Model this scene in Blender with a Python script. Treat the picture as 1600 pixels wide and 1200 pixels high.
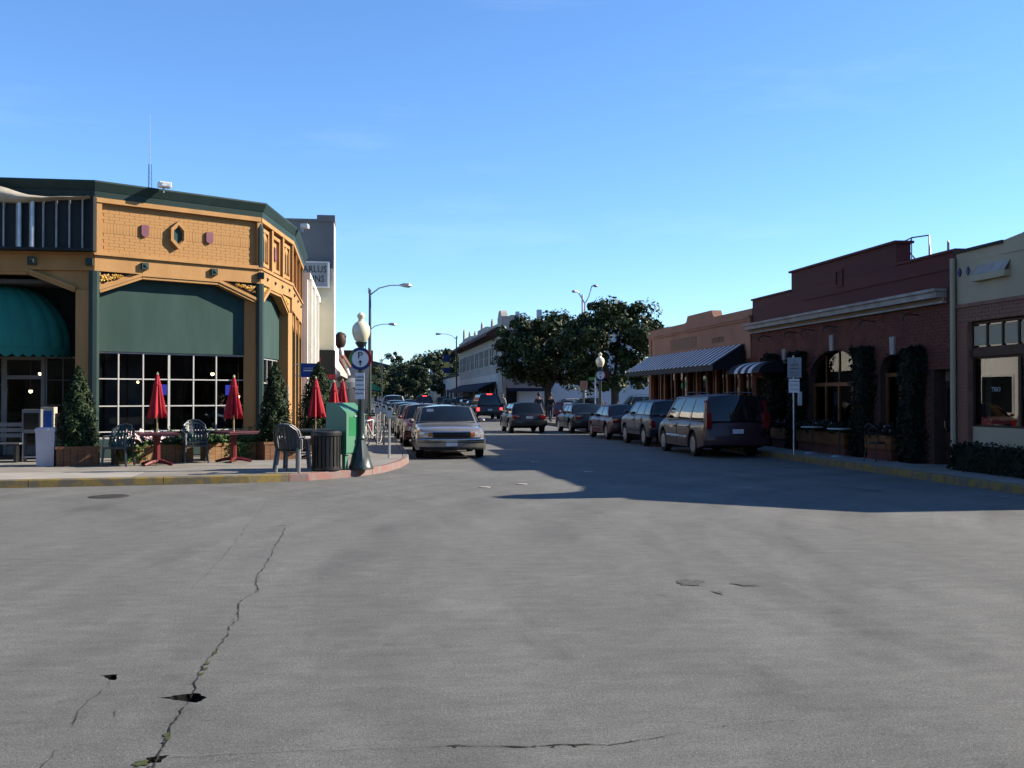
import bpy, math, random
import numpy as np
from mathutils import Matrix, Vector
R = math.radians
PI = math.pi
random.seed(7)
rng = np.random.default_rng(11)
S = bpy.context.scene
for o in list(bpy.data.objects):
    bpy.data.objects.remove(o)
COL = S.collection

# ------------------------------------------------------------ camera, sky, sun, exposure
cam = bpy.data.cameras.new('camera')
cam.lens = 36.0
cam.sensor_width = 36.0
cam.clip_end = 6000
camo = bpy.data.objects.new('camera', cam)
COL.objects.link(camo)
camo.location = (0, 0, 1.7)
camo.rotation_euler = (R(90.716), 0, -R(8.39))
S.camera = camo
S.render.resolution_x, S.render.resolution_y = 1024, 768

SUN_EL, SUN_AZ = 29.0, 0.6        # azimuth measured from +X towards +Y
sd = Vector((math.cos(R(SUN_EL)) * math.cos(R(SUN_AZ)), math.cos(R(SUN_EL)) * math.sin(R(SUN_AZ)), math.sin(R(SUN_EL))))
W = bpy.data.worlds.new('World')
S.world = W
W.use_nodes = True
nt = W.node_tree
nt.nodes.clear()
wo = nt.nodes.new('ShaderNodeOutputWorld')
bg = nt.nodes.new('ShaderNodeBackground')
sky = nt.nodes.new('ShaderNodeTexSky')
sky.sky_type = 'NISHITA'
sky.sun_disc = False
sky.sun_elevation = R(SUN_EL)
sky.sun_rotation = math.atan2(sd.x, sd.y)
sky.altitude = 0
sky.air_density = 1.0
sky.dust_density = 0.0
sky.ozone_density = 8.5
bg.inputs['Strength'].default_value = 0.091
# thin high cirrus, fading into the blue
tc = nt.nodes.new('ShaderNodeTexCoord')
mp = nt.nodes.new('ShaderNodeMapping')
mp.inputs['Scale'].default_value = (1.2, 1.5, 7.0)
mp.inputs['Rotation'].default_value = (0.12, 0.2, 0.4)
mp.inputs['Location'].default_value = (2.3, 1.1, 0.4)
nz = nt.nodes.new('ShaderNodeTexNoise')
nz.inputs['Scale'].default_value = 1.7
nz.inputs['Detail'].default_value = 7
nz.inputs['Roughness'].default_value = 0.62
cr = nt.nodes.new('ShaderNodeValToRGB')
cr.color_ramp.elements[0].position = 0.55
cr.color_ramp.elements[0].color = (0, 0, 0, 1)
cr.color_ramp.elements[1].position = 0.85
cr.color_ramp.elements[1].color = (.1, .1, .1, 1)
mx = nt.nodes.new('ShaderNodeMix')
mx.data_type = 'RGBA'
mx.inputs['B'].default_value = (6.5, 7.0, 7.6, 1)
L = nt.links.new
L(tc.outputs['Generated'], mp.inputs[0]); L(mp.outputs[0], nz.inputs[0]); L(nz.outputs[0], cr.inputs[0])
L(cr.outputs[0], mx.inputs['Factor']); L(sky.outputs[0], mx.inputs['A'])
L(mx.outputs['Result'], bg.inputs[0]); L(bg.outputs[0], wo.inputs[0])

sl = bpy.data.lights.new('sun', 'SUN')
sl.energy = 5.0
sl.angle = R(0.53)
sl.color = (1.0, 0.9, 0.76)
so = bpy.data.objects.new('sun', sl)
COL.objects.link(so)
so.rotation_euler = sd.to_track_quat('Z', 'Y').to_euler()
so.location = (60, 10, 60)

S.view_settings.view_transform = 'Standard'
S.view_settings.look = 'None'
S.view_settings.gamma = 1
S.view_settings.exposure = 1.4
S.view_settings.use_curve_mapping = False

# ------------------------------------------------------------ helpers
class MB:
    """collects shapes, becomes ONE mesh object"""
    def __init__(s, T=None):
        s.v = []; s.f = []; s.T = T
    def add(s, vs, fs):
        o = len(s.v)
        if s.T is not None:
            vs = [tuple(s.T @ Vector(v)) for v in vs]
        s.v += [tuple(v) for v in vs]
        s.f += [tuple(o + i for i in f) for f in fs]
        return s
    def box(s, x0, x1, y0, y1, z0, z1):
        return s.add([(x0,y0,z0),(x1,y0,z0),(x1,y1,z0),(x0,y1,z0),(x0,y0,z1),(x1,y0,z1),(x1,y1,z1),(x0,y1,z1)],
                     [(0,3,2,1),(4,5,6,7),(0,1,5,4),(1,2,6,5),(2,3,7,6),(3,0,4,7)])
    def pane(s, x0, x1, y, z0, z1):
        return s.add([(x0,y,z0),(x1,y,z0),(x1,y,z1),(x0,y,z1)], [(0,1,2,3)])
    def frust(s, x0, x1, y0, y1, z0, z1, dx, dy):
        return s.add([(x0,y0,z0),(x1,y0,z0),(x1,y1,z0),(x0,y1,z0),(x0-dx,y0-dy,z1),(x1+dx,y0-dy,z1),(x1+dx,y1+dy,z1),(x0-dx,y1+dy,z1)],
                     [(0,3,2,1),(4,5,6,7),(0,1,5,4),(1,2,6,5),(2,3,7,6),(3,0,4,7)])
    def prism(s, poly, a, b, ax='y'):
        n = len(poly)
        def m(p, t):
            return (p[0], t, p[1]) if ax == 'y' else ((t, p[0], p[1]) if ax == 'x' else (p[0], p[1], t))
        vs = [m(p, a) for p in poly] + [m(p, b) for p in poly]
        fs = [tuple(range(n)), tuple(range(2*n-1, n-1, -1))] + [(i, (i+1) % n, n+(i+1) % n, n+i) for i in range(n)]
        return s.add(vs, fs)
    def lathe(s, prof, n=16, c=(0,0,0), flute=0, nf=8):
        vs = []; fs = []
        k = len(prof)
        for i in range(n):
            a = 2*PI*i/n
            for (r, z) in prof:
                rr = r*(1 + flute*math.cos(nf*a))
                vs.append((c[0]+rr*math.cos(a), c[1]+rr*math.sin(a), c[2]+z))
        for i in range(n):
            j = (i+1) % n
            for q in range(k-1):
                fs.append((i*k+q, j*k+q, j*k+q+1, i*k+q+1))
        if prof[0][0] > 1e-4: fs.append(tuple(i*k for i in range(n))[::-1])
        if prof[-1][0] > 1e-4: fs.append(tuple(i*k+k-1 for i in range(n)))
        return s.add(vs, fs)
    def tube(s, pts, r, n=6, closed=False):
        pts = [Vector(p) for p in pts]
        m = len(pts)
        vs = []; fs = []
        up = None
        for i, p in enumerate(pts):
            if closed: t = pts[(i+1) % m] - pts[i-1]
            else: t = pts[min(i+1, m-1)] - pts[max(i-1, 0)]
            t.normalize()
            if up is None:
                up = Vector((0,0,1)) if abs(t.z) < .9 else Vector((1,0,0))
            a = t.cross(up)
            if a.length < 1e-4: a = t.orthogonal()
            a.normalize(); b = a.cross(t).normalized(); up = b
            rr = r[i] if isinstance(r, (list, tuple)) else r
            for q in range(n):
                an = 2*PI*q/n
                vs.append(p + a*(rr*math.cos(an)) + b*(rr*math.sin(an)))
        for i in range(m if closed else m-1):
            j = (i+1) % m
            for q in range(n):
                w = (q+1) % n
                fs.append((i*n+q, j*n+q, j*n+w, i*n+w))
        if not closed:
            fs.append(tuple(range(n))); fs.append(tuple((m-1)*n+q for q in range(n))[::-1])
        return s.add(vs, fs)
    def grid(s, P):
        r = len(P); c = len(P[0])
        return s.add([p for row in P for p in row], [(i*c+j, i*c+j+1, (i+1)*c+j+1, (i+1)*c+j) for i in range(r-1) for j in range(c-1)])
    def ball(s, c, r, n=10, m=6, sz=1):
        prof = [(max(1e-5, r*math.sin(PI*i/m)), -r*sz*math.cos(PI*i/m)) for i in range(m+1)]
        return s.lathe(prof, n, c)
    def build(s, name, mat, parent=None, smooth=False, sharp=35, inv=False):
        me = bpy.data.meshes.new(name)
        me.from_pydata(s.v, [], s.f)
        me.update()
        if smooth:
            me.shade_smooth()
            me.set_sharp_from_angle(angle=R(sharp))
        me.materials.append(mat)
        return link(name, me, parent, inv)

def link(name, me, parent=None, inv=False):
    o = bpy.data.objects.new(name, me)
    COL.objects.link(o)
    if parent:
        o.parent = parent
        if inv: o.matrix_parent_inverse = Matrix.Translation(-parent.location)
    return o

def tag(o, label=None, cat=None, group=None, kind=None):
    if label: o['label'] = label
    if cat: o['category'] = cat
    if group: o['group'] = group
    if kind: o['kind'] = kind
    return o

def thing(name, label, cat, loc=(0,0,0), rz=0, group=None):
    o = bpy.data.objects.new(name, None)
    o.empty_display_size = .2
    COL.objects.link(o)
    o.location = loc
    o.rotation_euler = (0, 0, rz)
    return tag(o, label, cat, group)

def dup(o, parent=None):
    c = o.copy(); COL.objects.link(c)
    if parent: c.parent = parent
    for ch in list(o.children): dup(ch, c)
    return c

def copy_to(root, loc, rz=0, label=None, s=None):
    c = dup(root)
    c.location = loc; c.rotation_euler = (0, 0, rz)
    if s: c.scale = (s, s, s)
    if label: c['label'] = label
    return c

def frame(P, Q, z=0):
    P = Vector((P[0], P[1], z)); Q = Vector((Q[0], Q[1], z))
    u = (Q-P).normalized(); n = Vector((0,0,1)).cross(u)
    m = Matrix(((u.x, n.x, 0, P.x), (u.y, n.y, 0, P.y), (0, 0, 1, P.z), (0,0,0,1)))
    return m

# ------------------------------------------------------------ materials
MATS = {}
def pm(name, c1, c2=None, scale=4, rough=.75, metal=0, bump=0, bs=40, spec=.22, detail=4, stretch=None, emit=None, es=0, coat=0, ramp=(.35, .65), keep=False):
    if keep:
        c1 = tuple(x*.85 for x in c1)
        if c2: c2 = tuple(x*.85 for x in c2)
    elif metal < .5:
        c1 = tuple(x*.55 for x in c1)
        if c2: c2 = tuple(x*.55 for x in c2)
    m = bpy.data.materials.new(name); m.use_nodes = True
    t = m.node_tree; b = t.nodes['Principled BSDF']
    b.inputs['Base Color'].default_value = (*c1, 1)
    b.inputs['Roughness'].default_value = rough
    b.inputs['Metallic'].default_value = metal
    b.inputs['Specular IOR Level'].default_value = spec
    if coat:
        b.inputs['Coat Weight'].default_value = coat; b.inputs['Coat Roughness'].default_value = .03
    co = t.nodes.new('ShaderNodeTexCoord')
    src = co.outputs['Object']
    if stretch:
        mp = t.nodes.new('ShaderNodeMapping'); mp.inputs['Scale'].default_value = stretch
        t.links.new(src, mp.inputs[0]); src = mp.outputs[0]
    if c2 is None: c2 = tuple(x*.8 for x in c1)
    n = t.nodes.new('ShaderNodeTexNoise'); n.inputs['Scale'].default_value = scale; n.inputs['Detail'].default_value = detail
    r = t.nodes.new('ShaderNodeValToRGB')
    r.color_ramp.elements[0].position, r.color_ramp.elements[1].position = ramp
    r.color_ramp.elements[0].color = (*c1, 1); r.color_ramp.elements[1].color = (*c2, 1)
    t.links.new(src, n.inputs[0]); t.links.new(n.outputs[0], r.inputs[0]); t.links.new(r.outputs[0], b.inputs['Base Color'])
    if bump:
        n2 = t.nodes.new('ShaderNodeTexNoise'); n2.inputs['Scale'].default_value = bs; n2.inputs['Detail'].default_value = 5
        bp = t.nodes.new('ShaderNodeBump'); bp.inputs['Strength'].default_value = bump; bp.inputs['Distance'].default_value = .02
        t.links.new(src, n2.inputs[0]); t.links.new(n2.outputs[0], bp.inputs['Height']); t.links.new(bp.outputs[0], b.inputs['Normal'])
    if emit:
        b.inputs['Emission Color'].default_value = (*emit, 1); b.inputs['Emission Strength'].default_value = es
    MATS[name] = m
    return m

def glass_mat(name, tint=(.5,.55,.55), ior=1.5, rough=0.01):
    m = bpy.data.materials.new(name); m.use_nodes = True
    t = m.node_tree; t.nodes.clear()
    out = t.nodes.new('ShaderNodeOutputMaterial'); mix = t.nodes.new('ShaderNodeMixShader')
    tr = t.nodes.new('ShaderNodeBsdfTransparent'); gl = t.nodes.new('ShaderNodeBsdfGlossy'); fr = t.nodes.new('ShaderNodeFresnel')
    tr.inputs[0].default_value = (*tint, 1); gl.inputs['Roughness'].default_value = rough; fr.inputs[0].default_value = ior
    n = t.nodes.new('ShaderNodeTexNoise'); n.inputs['Scale'].default_value = 1.3
    co = t.nodes.new('ShaderNodeTexCoord'); bp = t.nodes.new('ShaderNodeBump'); bp.inputs['Strength'].default_value = .02
    t.links.new(co.outputs['Object'], n.inputs[0]); t.links.new(n.outputs[0], bp.inputs['Height']); t.links.new(bp.outputs[0], gl.inputs['Normal'])
    t.links.new(fr.outputs[0], mix.inputs[0]); t.links.new(tr.outputs[0], mix.inputs[1]); t.links.new(gl.outputs[0], mix.inputs[2])
    t.links.new(mix.outputs[0], out.inputs[0])
    MATS[name] = m
    return m

def paint(name, c, rough=.3, metal=.35):
    if max(c) < .2: rough, metal = .45, 0
    return pm(name, c, tuple(x*.88 for x in c), 3, rough, metal, coat=.32 if max(c) < .2 else .8, spec=.35)

def leaf_mat(name, c1, c2, scale=2.5, rough=.5):
    m = pm(name, c1, c2, scale, rough, spec=.2, detail=6, ramp=(.38, .62))
    return m

def asphalt():
    m = bpy.data.materials.new('asphalt'); m.use_nodes = True
    t = m.node_tree; b = t.nodes['Principled BSDF']; N = t.nodes.new; K = t.links.new
    co = N('ShaderNodeTexCoord')
    def noise(sc, det, st=None, rough=.6):
        n = N('ShaderNodeTexNoise'); n.inputs['Scale'].default_value = sc; n.inputs['Detail'].default_value = det; n.inputs['Roughness'].default_value = rough
        if st:
            mp = N('ShaderNodeMapping'); mp.inputs['Scale'].default_value = st; mp.inputs['Rotation'].default_value = (0, 0, .25)
            K(co.outputs['Object'], mp.inputs[0]); K(mp.outputs[0], n.inputs[0])
        else: K(co.outputs['Object'], n.inputs[0])
        return n
    def ramp(src, a, b_, c0, c1):
        r = N('ShaderNodeValToRGB'); r.color_ramp.elements[0].position = a; r.color_ramp.elements[1].position = b_
        r.color_ramp.elements[0].color = (c0, c0, c0, 1); r.color_ramp.elements[1].color = (c1, c1, c1, 1); K(src, r.inputs[0]); return r
    def mul(a, b_):
        x = N('ShaderNodeMix'); x.data_type = 'RGBA'; x.blend_type = 'MULTIPLY'; x.inputs['Factor'].default_value = 1
        K(a, x.inputs['A']); K(b_, x.inputs['B']); return x.outputs['Result']
    base = N('ShaderNodeRGB'); base.outputs[0].default_value = (.099, .0985, .0915, 1)
    # coarse aggregate, mottling, long streaks, tyre-swept arcs and oil stains
    f1 = ramp(noise(60, 6, None, .9).outputs[0], .32, .68, .35, 1.7)
    f2 = ramp(noise(.55, 8, (1, .5, 1), .72).outputs[0], .3, .7, .84, 1.15)
    f3 = ramp(noise(5.5, 8, (.5, 1.3, 1), .8).outputs[0], .3, .7, .76, 1.22)
    f4 = ramp(noise(1.1, 8, (1.6, .35, 1), .65).outputs[0], .55, .72, 1.0, .8)
    def arcs(cx, cy, sc, lo, hi):
        d = N('ShaderNodeVectorMath'); d.operation = 'DISTANCE'; d.inputs[1].default_value = (cx, cy, 0); K(co.outputs['Object'], d.inputs[0])
        n = N('ShaderNodeTexNoise'); n.noise_dimensions = '1D'; n.inputs['Scale'].default_value = sc; n.inputs['Detail'].default_value = 5; K(d.outputs['Value'], n.inputs['W'])
        r = ramp(n.outputs[0], .35, .65, lo, hi)
        k = N('ShaderNodeMix'); k.data_type = 'RGBA'; k.inputs['A'].default_value = (1, 1, 1, 1)
        K(ramp(noise(.35, 5).outputs[0], .4, .62, 0, 1).outputs[0], k.inputs['Factor']); K(r.outputs[0], k.inputs['B']); return k.outputs['Result']
    c = mul(mul(mul(mul(base.outputs[0], f1.outputs[0]), f2.outputs[0]), f3.outputs[0]), f4.outputs[0])
    c = mul(c, arcs(15, 9, 1.1, .82, 1.14)); c = mul(c, arcs(-9, 13, .9, .86, 1.12))
    f5 = ramp(noise(2.2, 3, None, .5).outputs[0], .68, .78, 1.0, .62)
    c = mul(c, f5.outputs[0])
    f6 = ramp(noise(85, 2, None, .5).outputs[0], .66, .72, 1.0, 2.3)      # pale stones in the aggregate
    c = mul(c, f6.outputs[0])
    f7 = ramp(noise(110, 2, None, .5).outputs[0], .27, .33, .4, 1.0)
    c = mul(c, f7.outputs[0])
    K(c, b.inputs['Base Color'])
    b.inputs['Roughness'].default_value = .88; b.inputs['Specular IOR Level'].default_value = .25
    bp = N('ShaderNodeBump'); bp.inputs['Strength'].default_value = .8; bp.inputs['Distance'].default_value = .008
    K(noise(120, 4, None, .8).outputs[0], bp.inputs['Height']); K(bp.outputs[0], b.inputs['Normal'])
    MATS['asphalt'] = m
    return m

asphalt()
pm('dirt', (.12,.13,.07), (.2,.18,.12), .3, .95)
pm('concrete', (.36,.33,.28), (.27,.25,.21), 1.6, .85, bump=.25, bs=60, detail=8)
pm('concrete_light', (.47,.44,.38), (.4,.37,.32), 1.2, .85, bump=.2, bs=60, detail=8)
pm('concrete_grey', (.28,.27,.25), (.36,.34,.3), 1.3, .88, bump=.25, bs=50, detail=8)
pm('mortar_bed', (.14,.13,.11), None, 3, .95)
pm('kerb_yellow', (.3,.215,.06), (.17,.15,.11), 5, .8, bump=.2, detail=8, ramp=(.42,.6))
pm('kerb_plain', (.3,.28,.25), (.2,.19,.17), 4, .85, bump=.2, detail=8)
pm('kerb_red', (.31,.15,.13), (.26,.22,.2), 5, .8, bump=.2, detail=8, ramp=(.42,.62))
pm('crack', (.018,.017,.014), (.05,.045,.035), 8, 1)
pm('hole', (.006,.006,.005), (.015,.014,.01), 20, 1, bump=.6)
pm('weed', (.05,.075,.02), (.1,.11,.035), 20, .8)
pm('patch', (.09,.09,.08), (.17,.165,.15), 22, .95, bump=.6, bs=90)
pm('iron', (.06,.055,.05), (.11,.1,.09), 12, .6, .3, bump=.3)
pm('orange_wall', (.575,.31,.115), (.48,.255,.09), 2.2, .75, bump=.2, bs=30, detail=9, stretch=(1,1,.3))
pm('orange_brick', (.57,.305,.108), (.485,.255,.09), 2.5, .75, bump=.3, bs=25, detail=8)
pm('green_trim', (.03,.06,.054), (.024,.05,.045), 2, .5, bump=.05)
pm('green_panel', (.05,.1,.088), (.036,.075,.066), 1.6, .9, bump=.1, bs=12, detail=8, stretch=(1,1,.25))
pm('purple', (.27,.1,.13), (.22,.08,.11), 4, .6)
pm('gold', (.85,.58,.16), (.7,.42,.1), 9, .5, .0, keep=True)
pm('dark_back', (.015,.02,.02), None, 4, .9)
pm('muntin', (.42,.42,.40), (.34,.34,.32), 2, .5, keep=True)
pm('white_paint', (.72,.71,.66), (.62,.6,.55), 2, .5, keep=True)
pm('grey_paint', (.3,.29,.26), (.24,.23,.21), 2, .5)
pm('aluminium', (.45,.43,.4), (.38,.36,.33), 3, .35, .7)
pm('interior_wall', (.14,.13,.12), (.1,.09,.08), 1.5, .9)
pm('screen_grey', (.3,.3,.3), (.24,.24,.24), 2, .8)
pm('interior_floor', (.12,.08,.05), None, 2, .7)
pm('canvas_cream', (.6,.54,.42), (.5,.43,.32), 2.5, .85, bump=.2, bs=6)
pm('rib_panel', (.014,.02,.024), (.02,.027,.03), 2, .6)
pm('rib_light', (.55,.53,.5), (.4,.38,.36), 6, .6)
pm('teal_canvas', (.03,.27,.2), (.022,.21,.155), 1.2, .7, bump=.1, bs=8)
pm('red_canvas', (.36,.016,.026), (.27,.01,.018), 3, .75, bump=.1, bs=10, keep=True)
pm('brass', (.5,.38,.2), None, 3, .35, .8)
pm('table_purple', (.14,.035,.05), (.1,.025,.04), 3, .35, spec=.5)
pm('table_red', (.2,.03,.03), (.15,.02,.025), 3, .4)
pm('plastic_dark', (.022,.035,.045), (.03,.045,.055), 4, .4, spec=.5)
pm('plastic_grey', (.36,.35,.36), (.28,.27,.28), 3, .5)
pm('plastic_white', (.5,.48,.5), (.42,.4,.42), 3, .45, keep=True)
pm('wood_planter', (.28,.14,.07), (.17,.085,.045), 5, .8, stretch=(1,1,6), bump=.3, bs=20)
pm('wood_planter_light', (.42,.24,.11), (.28,.15,.07), 5, .8, stretch=(1,1,5), bump=.3, bs=20)
pm('soil', (.05,.035,.02), None, 10, 1)
pm('black_metal', (.012,.013,.013), (.02,.02,.02), 4, .4, spec=.5)
pm('lamp_green', (.02,.04,.035), (.03,.05,.045), 5, .4, spec=.5)
pm('mail_green', (.065,.2,.115), (.055,.17,.1), 2, .4, spec=.5, keep=True)
pm('mail_green_dark', (.03,.28,.11), None, 2, .4)
pm('mail_side', (.02,.12,.085), None, 2, .4)
pm('opal', (.72,.64,.45), (.62,.55,.38), 1.5, .25, spec=.5, coat=.3, keep=True)
pm('sign_white', (.66,.67,.68), (.6,.6,.62), 3, .45, keep=True)
pm('sign_grey', (.42,.44,.45), (.36,.38,.39), 3, .45)
pm('sign_black', (.012,.012,.014), None, 3, .5)
pm('sign_blue', (.03,.05,.22), None, 3, .45)
pm('sign_sky', (.02,.1,.42), None, 3, .45)
pm('sign_green', (.12,.3,.08), None, 3, .45)
pm('sign_red', (.42,.02,.03), None, 3, .45)
pm('galv', (.4,.41,.42), (.3,.31,.32), 6, .4, .7)
pm('grey_stucco', (.21,.23,.24), (.18,.2,.21), .8, .85, bump=.15, bs=15)
pm('bounce_beige', (.6,.56,.42), (.53,.49,.36), .8, .85, bump=.1, keep=True)
pm('white_stucco', (.8,.77,.7), (.7,.66,.58), .6, .8, bump=.1, detail=7, keep=True)
pm('black_fascia', (.012,.011,.012), None, 2, .5)
pm('brick', (.2,.07,.046), (.13,.044,.034), 2.2, .85, bump=.3, bs=40, detail=7)
pm('brick_mortar', (.1,.06,.05), None, 4, .95)
pm('brick_upper', (.13,.03,.028), (.1,.024,.024), 1, .75, bump=.3, bs=30, stretch=(.3,.3,3))
pm('stone_cornice', (.5,.47,.43), (.34,.31,.28), 2.5, .85, bump=.2, detail=8)
pm('stone_tan', (.3,.22,.15), (.24,.18,.12), 2, .85)
pm('ivy_wood', (.22,.09,.03), (.16,.06,.02), 3, .6)
pm('dark_wood', (.05,.025,.015), (.08,.035,.02), 4, .6)
pm('planter_orange', (.25,.1,.028), (.18,.07,.02), 3, .7)
pm('cream_stucco', (.56,.49,.34), (.49,.43,.29), .9, .85, bump=.15, detail=7)
pm('pink_brick', (.34,.18,.125), (.24,.115,.085), 3, .8, bump=.3)
pm('orange_stucco', (.46,.235,.15), (.36,.18,.115), .9, .8, bump=.15, detail=8)
pm('sign_stain', (.3,.17,.1), (.24,.15,.1), 4, .85)
pm('store_wood', (.24,.085,.035), (.18,.06,.025), 3, .6)
pm('stripe_white', (.62,.63,.66), (.5,.51,.54), 2, .7, keep=True)
pm('stripe_black', (.014,.014,.02), None, 2, .7)
pm('roof_dark', (.05,.05,.05), (.08,.08,.075), 2, .9)
pm('roof_tile', (.13,.055,.045), (.1,.04,.035), 3, .8, bump=.4, bs=15)
pm('far_grey', (.62,.57,.5), (.52,.48,.42), .7, .85)
pm('far_white', (.74,.77,.84), (.64,.67,.74), .5, .85)
pm('far_cream', (.9,.84,.74), None, .7, .85)
pm('navy_canvas', (.012,.02,.05), (.009,.015,.04), 1, .8)
pm('window_dark', (.012,.014,.017), None, 2, .06, spec=.6)
pm('far_window', (.015,.015,.017), None, 2, .6, spec=.08)
pm('red_brown', (.17,.05,.035), None, 1, .85)
pm('bark', (.1,.085,.07), (.06,.05,.04), 5, .9, bump=.5, bs=20, stretch=(1,1,.3))
leaf_mat('magnolia', (.02,.04,.01), (.06,.085,.024), 1.0, .5)
leaf_mat('cypress', (.035,.065,.016), (.012,.03,.009), 5, .6)
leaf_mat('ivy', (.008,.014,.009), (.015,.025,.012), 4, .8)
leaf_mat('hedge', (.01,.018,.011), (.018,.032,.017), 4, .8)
leaf_mat('flower_leaf', (.05,.11,.02), (.1,.17,.05), 6, .55)
leaf_mat('far_tree', (.03,.055,.022), (.07,.09,.035), .5, .65)
leaf_mat('far_tree_b', (.06,.085,.03), (.1,.12,.05), .5, .65)
pm('dusk_flower', (.2,.1,.16), (.3,.2,.22), 20, .7)
pm('pink_flower', (.75,.42,.5), (.8,.68,.68), 20, .7, keep=True)
pm('core_green', (.008,.016,.006), None, 5, .95)
pm('tyre', (.012,.012,.012), (.018,.018,.017), 10, .8)
pm('rim', (.5,.5,.5), (.42,.42,.42), 4, .25, .9)
pm('rim_dark', (.25,.25,.26), None, 4, .3, .8)
pm('chrome', (.7,.7,.7), None, 4, .12, 1)
pm('car_glass', (.01,.014,.015), None, 3, .03, spec=.5)
pm('dash', (.42,.46,.4), None, 3, .7)
pm('black_plastic', (.015,.015,.015), None, 4, .5)
pm('under', (.008,.008,.008), None, 4, .9)
pm('lens_clear', (.55,.56,.56), (.3,.31,.31), 14, .08, .2, coat=1, keep=True)
pm('lens_amber', (.5,.16,.03), None, 10, .2, coat=1)
pm('lens_red', (.28,.012,.012), None, 10, .2, coat=1)
pm('lens_red_lit', (.6,.02,.02), None, 10, .2, emit=(1,.03,.03), es=3, keep=True)
pm('plate', (.6,.61,.63), None, 6, .4, keep=True)
pm('bulb', (.9,.8,.5), None, 5, .5, emit=(1,.78,.4), es=6, keep=True)
pm('blue_glow', (.02,.03,.3), None, 5, .5, emit=(.1,.12,.9), es=.35)
pm('skin', (.42,.24,.16), (.36,.2,.13), 6, .55)
pm('hair_dark', (.02,.014,.01), None, 9, .6)
pm('cloth_black', (.015,.015,.018), (.022,.022,.026), 6, .85)
pm('cloth_blue', (.2,.28,.4), (.16,.23,.34), 6, .85)
pm('cloth_white', (.6,.6,.58), None, 6, .85)
pm('denim', (.03,.045,.09), None, 6, .85)
pm('news_red', (.2,.02,.035), None, 4, .5)
pm('news_blue', (.05,.12,.25), None, 4, .4)
pm('mast', (.12,.12,.13), None, 4, .4, .6)
glass_mat('shop_glass', (.42,.45,.46), 1.42)
glass_mat('shade_glass', (.4,.42,.42), 1.36)
glass_mat('front_glass', (.4,.42,.42), 1.7)
M = MATS
def arm(o): return o

def text_mesh(body, size, depth=.004):
    cu = bpy.data.curves.new('t', 'FONT'); cu.body = body; cu.size = size; cu.extrude = depth; cu.align_x = 'CENTER'; cu.align_y = 'CENTER'
    cu.resolution_u = 2
    o = bpy.data.objects.new('t', cu); COL.objects.link(o)
    dg = bpy.context.evaluated_depsgraph_get()
    me = bpy.data.meshes.new_from_object(o.evaluated_get(dg))
    bpy.data.objects.remove(o); bpy.data.curves.remove(cu)
    return me

def lettering(body, size, mat, parent, Mx, name='lettering', inv=False, bold=1.0):
    me = text_mesh(body, size)
    me.transform(Mx @ Matrix.Rotation(R(90), 4, 'X') @ Matrix.Scale(bold, 4, (1,0,0)))
    me.materials.clear(); me.materials.append(mat)
    return link(name, me, parent, inv)

def leaves(pts, nrm, size, mat, name, parent=None, inv=False, aspect=.5, jit=.7, lr=None):
    """one mesh of small folded leaves at pts (n,3), roughly facing nrm"""
    r = lr if lr is not None else rng
    n = len(pts)
    d = nrm + r.normal(0, jit, (n, 3)); d /= np.linalg.norm(d, axis=1)[:, None] + 1e-9
    t = r.normal(0, 1, (n, 3)); t -= (t*d).sum(1)[:, None]*d; t /= np.linalg.norm(t, axis=1)[:, None] + 1e-9
    b = np.cross(d, t)
    s = size*(.6 + .8*r.random((n, 1)))
    w = s*aspect
    v = np.empty((n, 4, 3))
    v[:, 0] = pts - t*s*.5; v[:, 1] = pts + b*w*.5 + d*s*.08; v[:, 2] = pts + t*s*.5; v[:, 3] = pts - b*w*.5 + d*s*.08
    me = bpy.data.meshes.new(name)
    me.vertices.add(n*4); me.loops.add(n*4); me.polygons.add(n)
    me.vertices.foreach_set('co', v.reshape(-1))
    me.loops.foreach_set('vertex_index', np.arange(n*4, dtype=np.int32))
    me.polygons.foreach_set('loop_start', np.arange(0, n*4, 4, dtype=np.int32))
    me.update(calc_edges=True); me.validate()
    me.materials.append(mat)
    return link(name, me, parent, inv)
# ------------------------------------------------------------ ground, road, pavements
g = tag(MB().box(-3000, 3000, -3000, 3000, -.9, -.3).build('ground', M['dirt']), kind='structure')
from mathutils.geometry import tessellate_polygon
HOLES = [[(-1.12,6.03),(-1.0,6.09),(-.92,6.1),(-.86,5.99),(-.9,5.91),(-.99,5.95)], [(-1.57,6.57),(-1.47,6.585),(-1.455,6.44),(-1.5,6.47)], [(-1.0,5.04),(-.9,5.07),(-.92,4.98),(-.98,4.96)]]
def ragged(outline, n, seed, rough):
    r = random.Random(seed); pts = []
    for i in range(len(outline)):
        a_ = Vector(outline[i]); b_ = Vector(outline[(i+1) % len(outline)])
        for k in range(n):
            p = a_.lerp(b_, k/n); pts.append((p.x+r.uniform(-rough, rough), p.y+r.uniform(-rough, rough)))
    return pts
HR = [ragged(h, 5, 3+i, .007) for i, h in enumerate(HOLES)]
outer = [(-400,-120),(400,-120),(400,420),(-400,420)]
polys = [[Vector((x, y, 0)) for x, y in q] for q in [outer]+HR]
rv = [tuple(v) for q in polys for v in q]
road = tag(MB().add(rv, [tuple(t) for t in tessellate_polygon(polys)]).build('road', M['asphalt']), kind='structure')
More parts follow.
